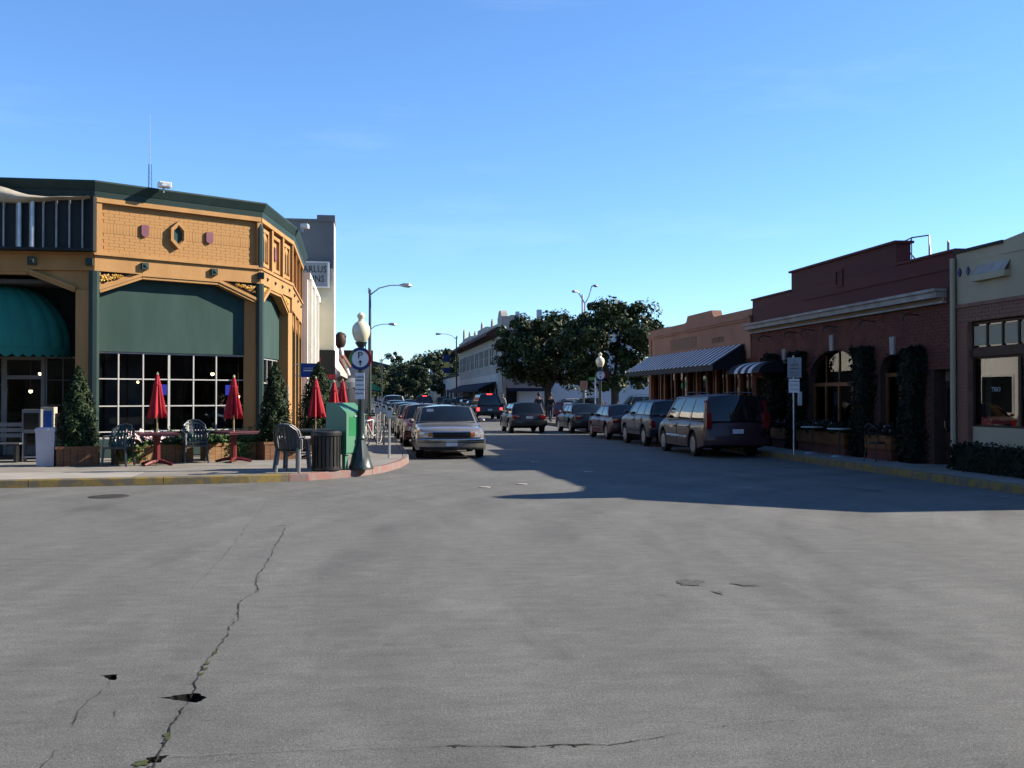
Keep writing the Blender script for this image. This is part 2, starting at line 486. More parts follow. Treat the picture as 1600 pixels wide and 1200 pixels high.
for h in HR:      # broken-out bowls with crumbled walls
    n = len(h); cx_ = sum(p[0] for p in h)/n; cy_ = sum(p[1] for p in h)/n; q = random.Random(n)
    rings = []
    for k, (f, z) in enumerate(((1,0),(.97,-.03),(.8,-.055),(.4,-.065))):
        rings.append([(cx_+(p[0]-cx_)*f+q.uniform(-.004,.004)*(k > 0), cy_+(p[1]-cy_)*f+q.uniform(-.004,.004)*(k > 0), z+q.uniform(-.006,.006)*(k > 0)) for p in h])
    vs = [v for rg in rings for v in rg]+[(cx_, cy_, -.065)]
    fs = [(k*n+i, k*n+(i+1) % n, (k+1)*n+(i+1) % n, (k+1)*n+i) for k in range(3) for i in range(n)]+[(3*n+i, 3*n+(i+1) % n, 4*n) for i in range(n)]
    MB().add(vs, fs).build('pothole', M['hole'], road)

def crack(pts, w0, w1, mat, seed, z=.004, step=.05):
    r = random.Random(seed)
    out = []
    for (a, b) in zip(pts[:-1], pts[1:]):
        a = Vector(a); b = Vector(b); n = max(2, int((b-a).length/step))
        for i in range(n): out.append(a.lerp(b, i/n))
    out.append(Vector(pts[-1]))
    vs = []; off = 0
    for i, p in enumerate(out):
        t = out[min(i+1, len(out)-1)] - out[max(i-1, 0)]
        t = t.normalized() if t.length > 0 else Vector((0, 1))
        nn = Vector((-t.y, t.x))
        off = off*.75 + r.uniform(-.013, .013)
        w = .62*(w0 + (w1-w0)*r.random()**2.2)
        if r.random() < .13: w *= .15
        p = p + nn*off
        vs += [(p.x+nn.x*w, p.y+nn.y*w, z), (p.x-nn.x*w, p.y-nn.y*w, z)]
    n = len(out)
    m = MB().add(vs, [(2*i, 2*i+1, 2*i+3, 2*i+2) for i in range(n-1)])
    for p in out[1:-1]:
        if r.random() < .3*min(1, w1/.008):
            k = r.randint(4, 6); s_ = r.uniform(.003, .011)*w1/.01; ox, oy = p.x+r.uniform(-.012,.012), p.y+r.uniform(-.012,.012)
            m.add([(ox+s_*r.uniform(.5,1.3)*math.cos(6.283*q/k), oy+s_*r.uniform(.5,1.6)*math.sin(6.283*q/k), z+.0006) for q in range(k)], [tuple(range(k))])
    return m.build('crack', mat, road)

crack([(-1.66,20.4),(-1.5,16.4),(-1.45,12.2),(-1.45,10.6),(-1.48,9.4)], .001, .0045, M['crack'], 1)
crack([(-.97,13.6),(-.95,11.4),(-.95,9.64),(-.9,9.2),(-1.0,8.75),(-.94,8.0),(-.95,7.3),(-.98,6.9),(-.98,6.34),(-.95,6.08)], .003, .011, M['crack'], 2)
crack([(-.94,5.92),(-.95,5.55),(-.95,5.3),(-.95,5.07),(-.97,4.7),(-.96,4.2)], .003, .011, M['crack'], 3)
crack([(-.95,5.03),(-.7,5.02),(-.34,5.0),(-.01,5.0),(.42,4.99)], .0015, .006, M['crack'], 4)
crack([(.42,4.99),(.88,4.92),(1.19,4.89)], .004, .015, M['crack'], 5)
crack([(1.19,4.89),(1.37,4.96),(1.59,5.01),(1.85,5.09),(2.25,5.13)], .001, .007, M['crack'], 25)
crack([(-3.4,6.85),(-2.21,6.77),(-1.89,6.7),(-1.54,6.57)], .001, .004, M['crack'], 6)
crack([(-1.47,6.45),(-1.46,6.15),(-1.5,5.91),(-1.48,5.58)], .002, .007, M['crack'], 7)
crack([(-1.45,4.7),(-1.46,5.22),(-1.34,5.26)], .0015, .005, M['crack'], 8)
crack([(-.94,13.5),(.5,13.6),(2.2,13.4),(3.4,13.55)], .001, .004, M['crack'], 9)
crack([(5.4,17.2),(6.2,14.2),(6.8,12.6)], .001, .005, M['crack'], 10)
crack([(-1.3,5.5),(-1.26,5.62),(-1.33,5.8)], .001, .004, M['crack'], 11)
crack([(8.5,9.0),(9.5,9.4),(11,9.3)], .001, .004, M['crack'], 12)

def blob(name, outline, mat, z=.006, n=5, seed=1, rough=.012):
    r = random.Random(seed); pts = []
    m = len(outline)
    for i in range(m):
        a = Vector(outline[i]); b = Vector(outline[(i+1) % m])
        for k in range(n):
            p = a.lerp(b, k/n); pts.append((p.x+r.uniform(-rough, rough), p.y+r.uniform(-rough, rough), z))
    return MB().add(pts, [tuple(range(len(pts)))]).build(name, mat, road)
blob('weed_tuft', [(-1.04,4.98),(-.98,5.0),(-.97,4.94),(-1.03,4.92)], M['weed'], z=.004, seed=6, rough=.016)
for k, (x, y) in enumerate([(-.955,6.62),(-.96,6.5),(-.96,5.36),(-.945,5.3),(-.95,7.02),(-.965,6.75)]):
    blob('weed_tuft', [(x-.012,y-.03),(x+.014,y-.02),(x+.01,y+.03),(x-.014,y+.02)], M['weed'], z=.0055, n=2, seed=10+k, rough=.004)
blob('asphalt_patch', [(2.88,9.16),(3.0,9.2),(3.12,9.1),(3.02,8.9),(2.86,8.93)], M['patch'], seed=7, rough=.025)
blob('asphalt_patch', [(3.03,8.6),(3.13,8.62),(3.08,8.44)], M['patch'], seed=8, rough=.02)
blob('asphalt_patch', [(3.32,8.95),(3.5,8.9),(3.55,8.78),(3.4,8.82)], M['patch'], seed=9, rough=.02)
mh = MB().lathe([(0,0),(.33,0),(.33,.008),(.29,.012),(.29,.006),(.25,.012),(0,.012)], 24, (-4.24,18.27,.002)).build('manhole_cover', M['iron'])
tag(mh, 'round rusty manhole cover in the road before the corner café', 'manhole cover')
for k, (x, y) in enumerate([(2.3,20.0),(3.1,20.3)]):
    tag(MB().lathe([(0,0),(.11,0),(.11,.01),(.08,.014),(0,.014)], 14, (x,y-.9+.3*k,.002)).build('valve_cover', M['concrete_light']), ['pale little valve cover left of its pair in mid road','pale little valve cover right of its pair in mid road'][k], 'valve cover', 'valve covers in the road')
for k, (x, y) in enumerate([(10.9,14.9),(4.4,26.2),(5.0,22.6)]):
    m = MB()
    for q in range(4): m.add([(x+.05*q,y,.006),(x+.07+.05*q,y+.03,.03),(x+.06+.05*q,y+.09,.012),(x+.02*q-.02,y+.07,.02)], [(0,1,2,3)])
    tag(m.build('paper_scrap', M['white_paint']), ['crumpled white litter in the gutter by the right kerb','tiny white litter scrap beside the tan wagon','tiny white litter scrap in the shaded road'][k], 'litter')

# left pavement: base, slabs and kerb stones
KL = [(-60,16.2),(-6.63,20.25),(-4.5,20.46),(-2.3,20.75),(-1.08,21.15),(-.05,22.1),(.52,23.2),(.95,24.8),(1.22,26.6),(1.3,28.5),(1.3,170)]
def clip(poly, planes):
    for (a, b) in planes:            # keep points left of a->b
        out = []
        for i in range(len(poly)):
            p, q = poly[i], poly[(i+1) % len(poly)]
            f = lambda P: (b[0]-a[0])*(P[1]-a[1]) - (b[1]-a[1])*(P[0]-a[0])
            fp, fq = f(p), f(q)
            if fp >= 0: out.append(p)
            if fp*fq < 0:
                t = fp/(fp-fq); out.append((p[0]+(q[0]-p[0])*t, p[1]+(q[1]-p[1])*t))
        poly = out
        if len(poly) < 3: return None
    return poly
def inset(line, d):
    out = []
    for i, p in enumerate(line):
        a = Vector(line[max(i-1, 0)]); b = Vector(line[min(i+1, len(line)-1)])
        t = (b-a).normalized(); out.append((p[0]-t.y*d, p[1]+t.x*d))
    return out
KI = inset(KL, .16)
pav = MB()
poly = [p for p in KI] + [(-60, 170)]
pav.prism(poly, -.02, .125, 'z')
pav = tag(pav.build('pavement_left', M['mortar_bed']), kind='structure')
planes = list(zip(KI[:-1], KI[1:]))
r = random.Random(5)
def slab(poly, parent, mat, z0=.126, z1=.15):
    c = Vector((sum(p[0] for p in poly)/len(poly), sum(p[1] for p in poly)/len(poly)))
    q = []
    for p in poly:
        v = Vector(p)-c; q.append(tuple(c + v*(1-.007/max(.2, v.length))))
    dz = r.uniform(-.002, .002)
    return MB().prism(q, z0, z1+dz, 'z').build('paving_slab', mat, parent)
sx, sy = 1.85, 1.62
for i in range(-10, 4):
    for j in range(0, 16):
        x0 = 1.14 - (4-i)*sx + 3*sx; y0 = 19.0 + j*sy
        if x0 > 1.3 or y0 > 42: continue
        p = clip([(x0,y0),(x0+sx,y0),(x0+sx,y0+sy),(x0,y0+sy)], planes)
        if not p: continue
        if x0+sx < -2.2 and y0 > 27: continue
        if y0 < 21.2 and x0+sx < -4.2: mm = M['concrete_light']
        else: mm = M[r.choice(['concrete','concrete','concrete_grey'])]
        slab(p, pav, mm)
# far part of the left pavement
for j in range(0, 40):
    y0 = 19.0+16*sy+j*3.2
    slab([(-2.3,y0),(1.13,y0),(1.13,y0+3.2),(-2.3,y0+3.2)], pav, M[r.choice(['concrete','concrete_grey'])])
def kerb(line, ln, parent, colfun):
    Ls = [0]
    for a, b in zip(line[:-1], line[1:]): Ls.append(Ls[-1]+(Vector(b)-Vector(a)).length)
    def at(s):
        for i in range(len(line)-1):
            if s <= Ls[i+1] or i == len(line)-2:
                t = (s-Ls[i])/(Ls[i+1]-Ls[i]); a = Vector(line[i]); b = Vector(line[i+1])
                d = (b-a).normalized(); return a.lerp(b, t), Vector((-d.y, d.x))
    s = 0
    while s < Ls[-1]-.1:
        e = min(s+ln(s), Ls[-1]); n = 6
        m = MB(); secs = []
        for k in range(n+1):
            p, nn = at(s+.006+(e-s-.012)*k/n)
            secs.append([(p.x+nn.x*a, p.y+nn.y*a, z) for a, z in [(-.02,-.02),(-.0,.13),(.02,.15),(.15,.15),(.15,-.02)]])
        k = 5
        vs = [v for q in secs for v in q]
        fs = [(i*k+j, i*k+(j+1) % k, (i+1)*k+(j+1) % k, (i+1)*k+j) for i in range(n) for j in range(k)] + [tuple(range(k)), tuple(n*k+j for j in range(k))[::-1]]
        c, _ = at((s+e)/2)
        m.add(vs, fs).build('kerb_stone', colfun(c), parent)
        s = e
kerb(KL, lambda s: 2.4 if 40 < s < 62 else (1.6 if 62 <= s < 75 else 6), pav, lambda c: M['kerb_yellow'] if c.x < -.6 else (M['kerb_red'] if c.y < 26 else M['kerb_plain']))

# right pavement
KR = [(11.4,170),(11.4,14.6),(12.3,12.4),(14.4,10.6),(17,10.2),(60,10.0)]
pr = tag(MB().prism([p for p in inset(KR, .16)] + [(60,170)], -.02, .125, 'z').build('pavement_right', M['mortar_bed']), kind='structure')
kerb(KR, lambda s: 4 if s < 100 else (2.6 if s < 158 else 4), pr, lambda c: M['kerb_yellow'] if c.y < 30 else M['kerb_plain'])
for j in range(26):
    y0 = 14.7+j*1.7
    slab([(11.57,y0),(13.3,y0),(13.3,y0+1.7),(11.57,y0+1.7)], pr, M['concrete_grey' if j % 3 else 'concrete'])
# cross-street gap and parking bay on the right beyond the shops
bay = tag(MB().box(11.2, 60, 46.2, 71.5, .02, .156).build('side_street', M['asphalt']), kind='structure')

# ------------------------------------------------------------ corner café building
P0, P1, P2, P3, P4 = (-16.0,26.88), (-6.62,26.88), (-2.8,29.3), (-2.2,33.57), (-2.25,40.2)
cafe = thing('corner_cafe', 'orange corner café with dark green cornice, columns and brick frieze panels', 'building', (-6.6,30,.15))
def cp(mb, name, mat, parent=None, smooth=False, label=None):
    o = mb.build(name, mat, parent or cafe, smooth, inv=parent is None)
    if label: o['label'] = label
    return o
F1, F2, F3, F4 = frame(P0, P1), frame(P1, P2), frame(P2, P3), frame(P3, P4)
L1, L2, L3, L4 = [(Vector(b)-Vector(a)).length for a, b in ((P0,P1),(P1,P2),(P2,P3),(P3,P4))]
# roof slab and hidden back walls
plan = [P0, P1, P2, P3, P4, (-16,40.2)]
def shrink(k): 
    c = Vector((-8.5, 33)); return [tuple(c+(Vector(p)-c)*k) for p in plan]
cp(MB().prism(shrink(.985), 6.45, 6.6, 'z'), 'roof', M['roof_dark'])
cp(MB().box(-16,-15.8,27.1,40.1,.15,6.45).box(-15.8,-2.3,39.9,40.1,.15,6.45), 'back_wall', M['interior_wall'])
cp(MB().prism(shrink(.95), .13, .19, 'z'), 'floor', M['interior_floor'])
cp(MB().prism(shrink(.95), 4.55, 4.65, 'z'), 'ceiling', M['interior_wall'])
cp(MB().box(-15.5,-5.5,33.0,33.2,.2,4.5), 'inner_wall', M['interior_wall'])
cp(MB(F2).box(.2,.72,1.5,1.56,.2,4.4).box(.8,1.36,1.5,1.56,.2,4.4).box(1.46,1.9,1.62,1.68,.2,4.4), 'screen_panel', M['screen_grey'])

def facade(F, Lw, s0, s1, a, b, zc=4.38, zt=4.8, dep=.34, wt=.45):
    """jambs, spandrel corners, header: an opening with cut upper corners"""
    m = MB(F)
    m.box(0, s0, 0, wt, .15, zc); m.box(s1, Lw, 0, wt, .15, zc)
    m.prism([(0,zc),(s0,zc),(s0,zc+.02),(a,zt),(a,4.86),(0,4.86)], .06, wt)
    m.prism([(Lw,zc),(s1,zc),(s1,zc+.02),(b,zt),(b,4.86),(Lw,4.86)][::-1], .06, wt)
    m.box(a, b, .0, wt, zt, 4.86)
    m.box(0, Lw, -.03, wt, 4.862, 5.25)       # plain band
    return m
# facade 2 (sunlit, towards the street corner)
cp(facade(F2, L2, .12, 4.42, 1.2, 3.3), 'wall', M['orange_wall'])
m = MB(F2)
m.box(-.03, L2+.03, -.1, .1, 5.252, 5.30).box(-.03, L2+.03, -.07, .1, 5.302, 5.35)       # frieze sill moulding
m.box(.0, .17, -.05, .4, 5.352, 6.58).box(4.42, L2, -.05, .4, 5.352, 6.58)
m.box(.0, L2, -.08, .42, 6.582, 6.70)
cp(m, 'frieze_frame', M['orange_wall'])
cp(MB(F2).box(.17, 4.42, .07, .42, 5.352, 6.58), 'frieze_backing', M['orange_brick'])
# painted bricks of the frieze, one by one
bw, bh = .262, .0805
bme = MB().box(-bw/2+.003, bw/2-.003, -.009, .02, -bh/2+.002, bh/2-.002).build('x', M['orange_brick']).data
bsm = MB().box(-bh/2+.0025, bh/2-.0025, -.009, .02, -bw/2+.003, bw/2-.003).build('x', M['orange_brick']).data
for o in [o for o in COL.objects if o.name.startswith('x')]: bpy.data.objects.remove(o)
wall2 = bpy.data.objects['frieze_backing']
def put(me, F, s, y, z, parent):
    o = bpy.data.objects.new('brick', me); COL.objects.link(o); o.parent = parent
    q = F.to_quaternion(); o.rotation_euler = q.to_euler(); o.location = F @ Vector((s, y, z))
n = 0
zz = 5.395
row = 0
while zz < 6.56:
    if 5.86 < zz < 6.1:
        for k in range(52):
            put(bsm, F2, .215+k*.0805, .069+r.uniform(-.003,.003), 5.97+.002, wall2); n += 1
        zz = 5.97+bw/2+bh/2+.002; row += 1; continue
    off = (row % 2)*bw/2
    for k in range(17):
        s = .31+k*bw+off-.06
        if s+bw/2 > 4.43: continue
        put(bme, F2, s, .069+r.uniform(-.003,.003), zz, wall2); n += 1
    zz += bh; row += 1
# hexagonal ornament, shields, squares
def hexpts(cx, cz, w, h, sh): return [(cx,cz-h),(cx+w,cz-sh),(cx+w,cz+sh),(cx,cz+h),(cx-w,cz+sh),(cx-w,cz-sh)]
def ring(m, A, B, y0, y1):
    n = len(A)
    vs = [(p[0], y0, p[1]) for p in A]+[(p[0], y0, p[1]) for p in B]+[(p[0], y1, p[1]) for p in A]+[(p[0], y1, p[1]) for p in B]
    fs = []
    for i in range(n):
        j = (i+1) % n
        fs += [(i,j,n+j,n+i),(i,2*n+i,2*n+j,j),(n+i,n+j,3*n+j,3*n+i)]
    m.add(vs, fs)
m = MB(F2); ring(m, hexpts(2.16,5.97,.21,.37,.16), hexpts(2.16,5.97,.145,.27,.125), -.06, .065)
ring(m, hexpts(2.16,5.97,.16,.29,.135), hexpts(2.16,5.97,.125,.235,.11), -.03, .062)
hexo = cp(m, 'hexagon_ornament', M['orange_wall'])
cp(MB(F2).prism(hexpts(2.16,5.97,.15,.28,.13), .03, .06), 'ornament_centre', M['green_panel'], hexo)
def shield(F, s, z, w, h, y0, y1, parent=None):
    return cp(MB(F).prism([(s,z-h),(s+w*.7,z-h*.8),(s+w,z-h*.55),(s+w,z+h*.8),(s+w*.8,z+h),(s-w*.8,z+h),(s-w,z+h*.8),(s-w,z-h*.55),(s-w*.7,z-h*.8)], y0, y1), 'shield', M['purple'], parent)
shield(F2, 1.29, 5.99, .1, .16, -.0, .065); shield(F2, 3.05, 5.99, .1, .16, -.0, .065)
def boss(F, s, z=5.07, w=.085, y=-.03):
    o = cp(MB(F).box(s-w, s+w, y-.09, y-.002, z-w, z+w), 'boss', M['green_trim'])
    cp(MB(F).add([(s-w*.6,y-.092,z-w*.6),(s+w*.6,y-.092,z-w*.6),(s+w*.6,y-.092,z+w*.6),(s-w*.6,y-.092,z+w*.6),(s,y-.13,z)], [(0,1,4),(1,2,4),(2,3,4),(3,0,4)]), 'boss_face', M['green_trim'], o)
for s in (1.25, 3.14): boss(F2, s)
# mouldings around the cut-corner opening, gold scrolls in the spandrels
def opening_trim(F, s0, s1, a, b, zc, zt, y):
    m = MB(F)
    for k, (d, yy) in enumerate(((0,-.05),(.07,-.02))):
        w = .07
        for (p, q) in (((s0,zc),(a,zt)),((a,zt),(b,zt)),((b,zt),(s1,zc))):
            p = Vector((p[0],0,p[1])); q = Vector((q[0],0,q[1])); t = (q-p).normalized(); nn = Vector((-t.z,0,t.x))
            e0 = p+nn*(-.02-d); e1 = q+nn*(-.02-d)
            vs = []
            for yv in (yy, .2):
                for pt in (e0, e1, e1+nn*w, e0+nn*w): vs.append((pt.x, yv, pt.z+.07))
            m.add(vs, [(0,1,2,3),(7,6,5,4),(0,4,5,1),(1,5,6,2),(2,6,7,3),(3,7,4,0)])
    return cp(m, 'arch_moulding', M['orange_wall'])
opening_trim(F2, .12, 4.42, 1.2, 3.3, 4.33, 4.76, 0)
def scroll(F, corners, flip, seed, sh=True):
    """dark triangular spandrel with gold foliage and a small shield"""
    rr = random.Random(seed)
    (xa, za), (xb, zb), (xc, zc) = corners
    back = cp(MB(F).prism([corners[0], corners[1], corners[2]], .035, .058), 'spandrel', M['dark_back'])
    m = MB(F)
    sx = 1 if xb > xa else -1
    for k in range(34):
        t = .04+.7*(k/34)
        zr = .07*(1-t)+.012
        cx = xa+(xb-xa)*t; cz = 4.815-(1-t)*.14+rr.uniform(-1, 1)*zr
        ang = rr.uniform(0, PI); ln = .045*(1.15-t)
        m.tube([(cx-ln*math.cos(ang), .02, cz-ln*math.sin(ang)), (cx, -.02, cz+.01), (cx+ln*math.cos(ang), .02, cz+ln*math.sin(ang))], [.012,.03*(1.1-t),.01], 5)
    cp(m, 'gold_scrollwork', M['gold'], back)
    if sh: shield(F, xa+sx*.17, 4.71, .075, .09, .0, .034, back)
scroll(F2, [(.13,4.53),(.93,4.85),(.13,4.85)], 1, 1)
cp(MB(F2).prism([(.135,4.5),(.135,4.848),(.16,4.848),(.16,4.51)], .0, .033), 'spandrel_rim', M['orange_wall'])
scroll(F2, [(4.4,4.53),(3.58,4.85),(4.4,4.85)], -1, 2)
# octagonal green corner columns
def column(P, z0, z1, r_, ang=0):
    cp(MB().lathe([(r_*1.1,z0),(r_*1.1,z0+.25),(r_,z0+.3),(r_,z1)], 8, (P[0],P[1],0)), 'corner_column', M['green_trim'])
for P in (P1, P2):
    column(P, .15, 4.85, .115 if P != P1 else .13)
for P in (P2,):
    cp(MB().lathe([(.1,5.3),(.1,6.4),(.02,6.62)], 8, (P[0],P[1],0)), 'corner_pinnacle', M['green_trim'])
for P, q in ((P1,(-.09,-.09)),(P2,(.04,-.1))):
    cp(MB().box(P[0]+q[0]-.085, P[0]+q[0]+.085, P[1]+q[1]-.07, P[1]+q[1]+.07, 4.98, 5.16), 'boss', M['green_trim'])
# cornice: two stepped sloping bands following the plan
def cornice():
    line = [P0, P1, P2, P3, P4]
    prof = [(-.02,6.702),(-.1,6.702),(-.16,6.86),(-.2,6.88),(-.34,7.06),(-.36,7.12),(.0,7.14)]
    for nm, pr_ in (('cornice_lower', [(.1,6.703),(-.06,6.703),(-.09,6.86),(.1,6.86)]), ('cornice_upper', [(.1,6.862),(-.1,6.862),(-.2,7.06),(-.2,7.10),(.3,7.12)])):
        secs = []
        for i, p in enumerate(line):
            ns = []
            if i > 0:
                t = (Vector(line[i])-Vector(line[i-1])).normalized(); ns.append(Vector((t.y,-t.x)))
            if i < len(line)-1:
                t = (Vector(line[i+1])-Vector(line[i])).normalized(); ns.append(Vector((t.y,-t.x)))
            nn = sum(ns, Vector((0,0))); nn = nn/ (nn.length**2) * len(ns) if len(ns) == 2 else ns[0]
            secs.append([(p[0]-nn.x*o_, p[1]-nn.y*o_, z) for o_, z in pr_])
        k = len(pr_); n = len(secs)
        MBx = MB().add([v for q in secs for v in q], [(i*k+j, i*k+(j+1) % k, (i+1)*k+(j+1) % k, (i+1)*k+j) for i in range(n-1) for j in range(k)]+[tuple(range(k)), tuple((n-1)*k+j for j in range(k))[::-1]])
        cp(MBx, nm, M['green_trim'])
cornice()
# window walls: frame with muntins, each pane a part
def window(F, s0, s1, z0, z1, cols, rows, y, frame_mat, thick=(.034,.03), heavy=(), root=None, glass='shop_glass', rootinv=True, zs=None, name='window'):
    m = MB(F)
    fw = .045
    m.box(s0-.0, s0+fw, y-.03, y+.05, z0, z1).box(s1-fw, s1, y-.03, y+.05, z0, z1).box(s0+fw, s1-fw, y-.03, y+.05, z0, z0+fw).box(s0+fw, s1-fw, y-.03, y+.05, z1-fw, z1)
    xs = [s0+(s1-s0)*i/cols for i in range(cols+1)] if isinstance(cols, int) else cols
    zz_ = zs or [z0+(z1-z0)*j/rows for j in range(rows+1)]
    for i, x in enumerate(xs[1:-1]):
        w = 0.06 if (i+1) in heavy else thick[0]
        m.box(x-w/2, x+w/2, y-.028, y+.048, z0+fw, z1-fw)
    for j, z in enumerate(zz_[1:-1]):
        for i in range(len(xs)-1):
            a = xs[i]+(0.06 if i in heavy else thick[0])/2 if i else s0+fw
            b = xs[i+1]-(0.06 if (i+1) in heavy else thick[0])/2 if i < len(xs)-2 else s1-fw
            m.box(a, b, y-.022, y+.04, z-thick[1]/2, z+thick[1]/2)
    w = m.build(name, frame_mat, root, inv=rootinv)
    for i in range(len(xs)-1):
        for j in range(len(zz_)-1):
            MB(F).pane(xs[i]+.004, xs[i+1]-.004, y+.008, zz_[j]+.004, zz_[j+1]-.004).build('pane', M[glass], w)
    return w
xs2 = [.12, .74, 1.38, 2.07, 2.75, 3.4, 4.42]
window(F2, .12, 4.42, .62, 2.86, xs2, 3, .36, M['muntin'], heavy=(3,), root=cafe, zs=[.62, .8, 1.46, 2.16, 2.86])
cp(MB(F2).box(.12, 4.42, .2, .5, .15, .618), 'sill_wall', M['green_trim'])
cp(MB(F2).box(.12, 4.42, .28, .5, 2.862, 4.9), 'green_panel', M['green_panel'])
# facade 1 (in shade)
cp(facade(F1, L1, L1-5.0, L1-.44, L1-3.9, L1-1.55), 'wall', M['orange_wall'])
opening_trim(F1, L1-5.0, L1-.44, L1-3.9, L1-1.55, 4.33, 4.76, 0)
m = MB(F1); m.box(0, L1+.0, -.1, .1, 5.252, 5.35); m.box(0, L1, .1, .42, 5.352, 6.70)
cp(m, 'frieze_frame', M['orange_wall'])
boss(F1, L1-1.45, w=.1)
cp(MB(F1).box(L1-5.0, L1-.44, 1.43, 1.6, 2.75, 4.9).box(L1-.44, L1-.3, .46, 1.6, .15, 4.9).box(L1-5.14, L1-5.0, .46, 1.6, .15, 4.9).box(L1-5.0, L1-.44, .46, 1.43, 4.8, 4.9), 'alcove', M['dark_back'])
xs1 = [L1-1.56, L1-1.12, L1-.77, L1-.44]
window(F1, xs1[0], xs1[-1], .55, 2.75, xs1, 3, 1.46, M['grey_paint'], root=cafe, thick=(.014,.014), zs=[.55,.8,1.48,2.14,2.75])
window(F1, L1-5.0, L1-2.6, .55, 2.75, 3, 3, 1.46, M['grey_paint'], root=cafe, thick=(.014,.014))
cp(MB(F1).box(xs1[0], xs1[-1], 1.36, 1.6, .15, .548).box(L1-5.0, L1-2.6, 1.36, 1.6, .15, .548), 'sill_wall', M['green_trim'])
door = cp(MB(F1).box(L1-2.6,L1-2.5,1.4,1.52,.15,2.75).box(L1-1.66,L1-1.565,1.4,1.52,.15,2.75).box(L1-2.5,L1-1.66,1.4,1.52,2.16,2.26).box(L1-2.5,L1-1.66,1.4,1.52,2.66,2.75).box(L1-2.5,L1-1.66,1.42,1.5,.15,.42), 'door', M['grey_paint'])
cp(MB(F1).pane(L1-2.5,L1-1.66,1.455,.42,2.16), 'door_pane', M['shop_glass'], door)
cp(MB(F1).pane(L1-2.5,L1-1.66,1.455,2.26,2.66), 'transom_pane', M['shop_glass'], door)
cp(MB(F1).tube([(L1-1.76,1.41,.95),(L1-1.76,1.35,1.0),(L1-1.76,1.35,1.3),(L1-1.76,1.41,1.35)], .012), 'door_handle', M['aluminium'], door)
# facade 3
cp(facade(F3, L3, .2, 3.75, 1.15, 2.65), 'wall', M['orange_wall'])
opening_trim(F3, .2, 3.75, 1.15, 2.65, 4.3, 4.76, 0)
scroll(F3, [(.21,4.5),(.95,4.85),(.21,4.85)], 1, 3, False); scroll(F3, [(3.74,4.5),(2.85,4.85),(3.74,4.85)], -1, 4, False)
m = MB(F3); m.box(0, L3, -.07, .1, 5.252, 5.33).box(0, L3, .12, .42, 5.332, 6.58).box(0, L3, -.06, .42, 6.582, 6.70)
edges = [0, 1.42, 2.88, L3]
for e in edges: m.box(max(0, e-.1), min(L3, e+.1), -.04, .118, 5.334, 6.58)
for i in range(3):
    a, b = edges[i]+.18, edges[i+1]-.18
    ring(m, [(a,5.42),(b,5.42),(b,6.5),(a,6.5)], [(a+.1,5.52),(b-.1,5.52),(b-.1,6.4),(a+.1,6.4)], .03, .119)
cp(m, 'frieze_frame', M['orange_wall'])
for i in (0, 2):
    c = (edges[i]+edges[i+1])/2
    lw = cp(MB(F3).box(c-.24,c-.03,.085,.118,5.6,6.2).box(c+.03,c+.24,.085,.118,5.6,6.2), 'lancet_recess', M['green_trim'])
    cp(MB(F3).prism([(c-.28,5.58),(c-.22,5.58),(c-.22,6.12),(c-.135,6.28),(c-.05,6.12),(c-.05,5.58),(c+.05,5.58),(c+.05,6.12),(c+.135,6.28),(c+.22,6.12),(c+.22,5.58),(c+.28,5.58),(c+.28,6.25),(c,6.4),(c-.28,6.25)], .03, .084), 'lancet_tracery', M['orange_wall'], lw)
c = (edges[1]+edges[2])/2
cart = cp(MB(F3).lathe([(.3,-.04),(.27,.02),(.2,.03),(.19,-.02)], 16, (0,0,0)), 'cartouche', M['orange_wall'])
cart.data.transform(F3 @ Matrix.Translation((c,.11,5.95)) @ Matrix.Rotation(R(90),4,'X') @ Matrix.Scale(1.3,4,(0,1,0)) @ F3.inverted())
shield(F3, c, 5.96, .12, .2, .04, .1)
for s in (.75, 1.75, 2.7, 3.7): boss(F3, s, 5.06, .05, .03)
window(F3, .2, 3.75, .62, 2.86, 5, 3, .36, M['muntin'], heavy=(2,), root=cafe)
cp(MB(F3).box(.2, 3.75, .2, .5, .15, .618), 'sill_wall', M['green_trim'])
cp(MB(F3).box(.2, 3.75, .28, .5, 2.862, 4.9), 'green_panel', M['green_panel'])
# facade 4 along the side street, three narrow bays
m = MB(F4)
bays = [(0.2,2.0),(2.35,4.15),(4.5,6.3)]
eds = [0,.2,2.0,2.35,4.15,4.5,6.3,L4]
for a, b in ((0,.2),(2.0,2.35),(4.15,4.5),(6.3,L4)): m.box(a, b, 0, .45, .15, 4.5)
m.box(0, L4, 0, .45, 4.502, 5.25).box(0, L4, -.05, .1, 5.252, 5.32).box(0, L4, .1, .42, 5.322, 6.58).box(0, L4, -.06, .42, 6.582, 6.70)
for a in (0, 2.1, 4.25, 6.4): m.box(a, a+.2, -.03, .098, 5.324, 6.58)
cp(m, 'wall', M['orange_wall'])
for a, b in bays:
    cp(MB(F4).prism([(a,4.5),(a+.5,4.1),(a,3.9)][::-1], .05, .3).prism([(b,4.5),(b-.5,4.1),(b,3.9)], .05, .3), 'arch_bracket', M['orange_wall'])
    cp(MB(F4).box(a, b, .28, .5, 2.6, 4.5), 'green_panel', M['green_panel'])
    window(F4, a, b, .62, 2.598, 2, 3, .36, M['white_paint'], root=cafe)
    cp(MB(F4).box(a, b, .2, .5, .15, .618), 'sill_wall', M['green_trim'])
    boss(F4, (a+b)/2, 5.06, .05, .05)

